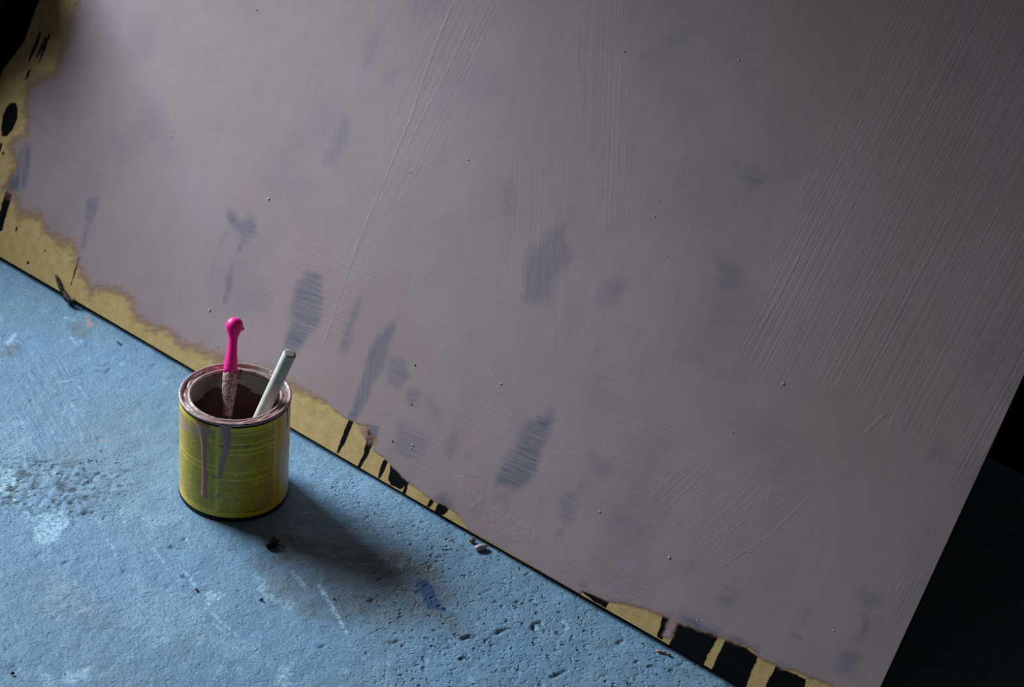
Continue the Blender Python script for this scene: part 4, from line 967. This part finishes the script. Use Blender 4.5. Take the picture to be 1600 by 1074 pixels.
def can_run(path, mat, thick, label=None):
    """paint run down the can: path of (angle, z, half width)"""
    pts = [(Vector((a, z)), w) for a, z, w in path]
    for _ in range(2):                              # round the corners of the path
        r_ = [pts[0]]
        for (p, w), (q, w2) in zip(pts[:-1], pts[1:]):
            r_ += [(p.lerp(q, .25), w * .75 + w2 * .25), (p.lerp(q, .75), w * .25 + w2 * .75)]
        pts = r_ + [pts[-1]]
    fine = []
    for (p, w), (q, w2) in zip(pts[:-1], pts[1:]):
        for i in range(2):
            t = i / 2
            fine.append((p.lerp(q, t), w + (w2 - w) * t))
    fine.append(pts[-1])
    V, F, m = [], [], 8
    for (c, w) in fine:
        for k in range(m + 1):
            t = -1 + 2 * k / m
            rr = .05378 + thick * math.sqrt(max(0, 1 - t * t)) * min(1, w / .0018)
            a = c.x + t * w / .0538
            V.append((rr * math.cos(a), rr * math.sin(a), c.y))
    for i in range(len(fine) - 1):
        for k in range(m):
            b = i * (m + 1) + k
            F.append((b, b + 1, b + m + 2, b + m + 1))
    o = from_data('paint_drip', V, F, mat, can)
    if label:
        o['label'] = label
def run_path(pts, ws):
    return [(a, z, w * .00062) for (a, z), w in zip(pts, ws)]
can_run(run_path([(-2.0334, 0.11), (-2.0186, 0.1029), (-2.0039, 0.0958), (-1.9952, 0.0825), (-1.9863, 0.0676), (-1.9707, 0.0527), (-1.9821, 0.0372), (-1.9812, 0.0303), (-1.9806, 0.0257), (-1.9802, 0.0234)], (17, 11, 6.5, 4.4, 4.2, 4.6, 4.2, 5.2, 5.2, 2)), MT['drip'], .0016, 'long mauve paint drip with a rounded end')
can_run(run_path([(-1.5903, 0.1143), (-1.5886, 0.1062), (-1.5635, 0.096), (-1.5615, 0.087), (-1.5943, 0.0793), (-1.639, 0.0714), (-1.6604, 0.0613), (-1.6823, 0.0528)], (10, 8, 5.8, 5, 4.4, 4.2, 4.0, 2.6)), MT['drip2'], .0007, 'shorter greyish drip')
can_run(run_path([(-0.2203, 0.1107), (-0.1847, 0.0982), (-0.1654, 0.0862)], (4, 3, 1)), MT['drip'], .0008, 'drip at the far side')

# ------------------------------------------------------------------ brush and dowel in the can
def axis_rot(d):
    return d.normalized().to_track_quat('Z', 'Y').to_matrix()
def sweep(parent, name, prof, mat, n=48, bend=None, cap0=True, cap1=True):
    V, F = lathe(prof, n, cap0, cap1)
    if bend:
        V = [bend(v) for v in V]
    return from_data(name, V, F, mat, parent)

b0 = Vector((CX - .0077, CY - .026, .0375)); b1 = Vector((CX - .0106, CY + .0345, .1165))
bd_ = (b1 - b0)
brush = empty('paint_brush', b0, axis_rot(bd_))
tag(brush, 'paint brush with hot pink round-ended handle standing in the tin', 'paint brush')
BL = bd_.length + .0545                             # ball end top
T = lambda mm: BL - mm * .001
def bulb(v):
    x, y, z = v
    t = max(0, (z - T(18)) / .018)
    return (x - .0008 * t, y, z)
handle = sweep(brush, 'handle', [(.0069, T(56)), (.0069, T(52)), (.0065, T(45)), (.0055, T(36)), (.0048, T(28)), (.0046, T(22)), (.0052, T(18.5)), (.0072, T(14)), (.0083, T(11)), (.0086, T(8.5)), (.0082, T(5.5)), (.0070, T(3)), (.0050, T(1.2)), (.0024, T(.3))], MT['pink'], bend=bulb)
bm = bmesh.new(); bmesh.ops.create_icosphere(bm, subdivisions=3, radius=.0019)
for v in bm.verts:
    v.co = Vector((v.co.x - .0084, v.co.y - .002, v.co.z * 1.1 + T(10.5)))
o = from_bm('handle_nub', bm, MT['pink'], handle); o['label'] = 'small nub at the side of the pink ball end'
def lumpy(v):
    x, y, z = v; a = math.atan2(y, x); k = 1 + .06 * math.sin(5 * a + z * 700) + .05 * math.sin(3 * a - z * 1300)
    return (x * k, y * k, z)
sweep(brush, 'paint_crust', [(.0052, T(99)), (.0058, T(88)), (.0066, T(76)), (.0071, T(66)), (.0072, T(60)), (.0072, T(57)), (.0070, T(55.2))], MT['crust'], bend=lumpy)['label'] = 'handle foot crusted with mauve paint'
sweep(brush, 'ferrule', [(.0060, T(128)), (.0060, T(100)), (.0055, T(98))], MT['tin'])
sweep(brush, 'bristles', [(.0035, .0003), (.0055, .002), (.0066, .010), (.0062, T(127))], MT['bristle'])

s0 = Vector((CX - .004, CY + .004, .0075)); s1 = Vector((CX + .0336, CY - .002, .1165))
sd_ = s1 - s0
stick = empty('wooden_dowel', s0, axis_rot(sd_))
tag(stick, 'round off-white wooden stick leaning on the rim of the tin', 'stick')
SL = sd_.length + .0575
shaft = sweep(stick, 'shaft', [(.0062, 0), (.0065, .0006), (.0065, SL - .0010), (.0061, SL)], MT['dowel'])
sweep(shaft, 'end_face', [(.0060, SL - .0004), (.0060, SL + .0002), (.0040, SL + .0003), (.0001, SL + .0002)], MT['endgrain'])['label'] = 'worn brownish end grain'
bm = bmesh.new(); bmesh.ops.create_uvsphere(bm, u_segments=24, v_segments=16, radius=1)
for v in bm.verts:
    v.co = Vector((v.co.x * .0035 + .0047, v.co.y * .0042 - .0012, v.co.z * .0105 + sd_.length - .008))
o = from_bm('paint_smear', bm, MT['drip'], shaft); o['label'] = 'mauve smear where the stick meets the rim'

# ------------------------------------------------------------------ debris
def tube(bm, pts, rad, n=8):
    rings = []
    for i, p in enumerate(pts):
        p = Vector(p); a = Vector(pts[max(0, i - 1)]); b = Vector(pts[min(len(pts) - 1, i + 1)])
        q = (b - a).to_track_quat('Z', 'Y'); r = rad[i]
        rings.append([bm.verts.new(p + q @ Vector((r * math.cos(2 * math.pi * k / n), r * math.sin(2 * math.pi * k / n), 0))) for k in range(n)])
    for u, v in zip(rings[:-1], rings[1:]):
        for k in range(n):
            bm.faces.new((u[k], u[(k + 1) % n], v[(k + 1) % n], v[k]))
    bm.faces.new(rings[0][::-1]); bm.faces.new(rings[-1])
def lump(bm, c, rx, ry, rz, rough=.35, sub=3, ang=0.0):
    r = bmesh.ops.create_icosphere(bm, subdivisions=sub, radius=1)
    ca, sa = math.cos(ang), math.sin(ang); o1, o2, o3 = (random.random() * 6 for _ in range(3))
    for v in r['verts']:
        d = v.co.copy()
        k = 1 + rough * (.5 * math.sin(4 * d.x + o1) * math.sin(5 * d.y + o2) + .4 * math.sin(9 * d.z + 7 * d.x + o3) + .3 * (random.random() - .5))
        x, y, z = d.x * rx * k, d.y * ry * k, d.z * rz * k
        v.co = Vector((c[0] + x * ca - y * sa, c[1] + x * sa + y * ca, c[2] + z))

# curled dark strip hanging off the board's lower edge
p = [(-0.5032, 2.0743)][0]
strip = empty('paint_skin', Vector((p[0], p[1], 0)))
tag(strip, 'curled dark sliver stuck to the bottom edge of the board', 'debris')
def board_pt(s, v, d):
    return A0 + DV * s + UP * v + NF * d
L0 = Vector((p[0], p[1], 0))
bp = [(0.0925, 0.0142), (0.0976, 0.0108), (0.105, 0.0052), (0.1146, -0.0002)]
bm = bmesh.new(); tube(bm, [board_pt(s, v, .0028) - L0 for s, v in bp] + [board_pt(bp[-1][0] + .004, -.001, .003) - L0], (.0016, .0022, .0024, .0026, .0018))
from_bm('curl', bm, MT['debris'], strip)
bm = bmesh.new()
q = [board_pt(bp[-1][0] + dx, dv, dd) - L0 for dx, dv, dd in ((-.002, .002, .002), (.006, -.002, .004), (.013, -.003, .004), (.022, -.002, .002))]
tube(bm, q, (.0025, .0036, .0032, .0015))
from_bm('scab', bm, MT['debris'], strip)
bm = bmesh.new(); lump(bm, board_pt(bp[-1][0] + .016, .0005, .004) - L0, .0035, .0018, .0016, ang=-.6)
o = from_bm('pale_flake', bm, MT['brown'], strip); o['label'] = 'pale flake on the sliver'

def debris(name, label, px, rx, ry, rz, mat, ang=0.0, rough=.35, cat='debris', stems=()):
    root = None
    bm = bmesh.new(); lump(bm, (0, 0, rz * .8), rx, ry, rz, rough, 3, ang)
    o = from_bm(name, bm, mat)
    o.location = (px[0], px[1], -.0006)
    tag(o, label, cat)
    return o
debris('paint_blob', 'smooth pinkish-white dried paint blob beside the board edge', [(-0.0111, 1.6891)][0], .0068, .0036, .0032, MT['nib'], .45, .06, 'paint blob')
debris('crumb', 'tiny brown crumb just above the pinkish paint blob', [(-0.02, 1.7)][0], .0028, .0026, .0022, MT['brown'], .3, .6)
clod = debris('dirt_clod', 'dark brown clump of dirt in the shadow before the tin', [(-0.2124, 1.6624)][0], .0062, .0055, .0050, MT['debris'], .2, .75)
bm = bmesh.new(); tube(bm, [(.003, .001, .003), (.008, -.001, .0035), (.015, -.004, .002)], (.0008, .0006, .0003), 6)
from_bm('stem', bm, MT['debris'], clod)
bm = bmesh.new(); tube(bm, [(-.002, .002, .005), (-.006, .006, .006), (-.010, .006, .003)], (.0008, .0006, .0003), 6)
from_bm('stem', bm, MT['debris'], clod)
debris('splinter', 'thin dark wood splinter on the floor left of the tin', [(-0.4277, 1.9922)][0], .0046, .0008, .0009, MT['debris'], -.75, .15, 'splinter')
debris('flake', 'salmon-coloured paint flake lying below the board edge', [(0.1649, 1.5606)][0], .0050, .0014, .0010, MT['salmon'], -.2, .4, 'paint flake')
debris('crumb', 'orange-brown crumb at the end of the salmon flake', [(0.172, 1.5571)][0], .0022, .0013, .0013, MT['brown'], -.3, .5)
debris('grit', 'white grain of grit on the brown-stained floor', [(-0.1437, 1.5924)][0], .0012, .0011, .0011, MT['nib'], 0, .3, 'grit')
debris('grit', 'dark speck of grit left of the white paint scratch', [(-0.2093, 1.5795)][0], .0014, .0013, .0012, MT['debris'], 0, .4, 'grit')
debris('grit', 'black grain of grit in the lower left floor corner', [(-0.4097, 1.4459)][0], .0016, .0014, .0014, MT['debris'], 0, .4, 'grit')
debris('grit', 'yellowish grain of grit on the floor below the tin', [(-0.2715, 1.5852)][0], .0013, .0012, .0012, MT['brown'], 0, .4, 'grit')

# ------------------------------------------------------------------ black box added to shade the board's upper left
def blocker():
    W_, D_, H_ = .16, .18, .365
    o = empty('shade_blocker', room(-.222, .140, 0), Matrix((DV, NB, Vector((0, 0, 1)))).transposed())
    tag(o, "tall black crate added to shade the board's upper left edge", 'blocker')
    def ring(bm, hw, hd, z, r=.014, n=5):
        vs = []
        for cx_, cy_, a0 in ((hw - r, hd - r, 0), (-hw + r, hd - r, 1), (-hw + r, -hd + r, 2), (hw - r, -hd + r, 3)):
            for k in range(n):
                a = (a0 + k / (n - 1)) * math.pi / 2
                vs.append(bm.verts.new((cx_ + r * math.cos(a), cy_ + r * math.sin(a), z)))
        return vs
    def stack(name, levels, close=(True, True)):
        bm = bmesh.new(); rs = [ring(bm, *l) for l in levels]
        for a, b in zip(rs[:-1], rs[1:]):
            for k in range(len(a)):
                bm.faces.new((a[k], a[(k + 1) % len(a)], b[(k + 1) % len(b)], b[k]))
        if close[0]: bm.faces.new(rs[0][::-1])
        if close[1]: bm.faces.new(rs[-1])
        return from_bm(name, bm, MT['blocker_mat'], o, smooth=False)
    w, d = W_ / 2, D_ / 2
    stack('body', [(w - .006, d - .006, 0), (w - .003, d - .003, H_ - .03), (w - .003, d - .003, H_ - .02), (w - .008, d - .008, H_ - .02), (w - .011, d - .011, .01)])
    stack('rim', [(w - .003, d - .003, H_ - .03), (w, d, H_ - .03), (w, d, H_), (w - .008, d - .008, H_), (w - .008, d - .008, H_ - .03)], (False, False))
    stack('rib', [(w - .005, d - .005, .20), (w - .001, d - .001, .203), (w - .001, d - .001, .212), (w - .004, d - .004, .215)], (False, False))
blocker()
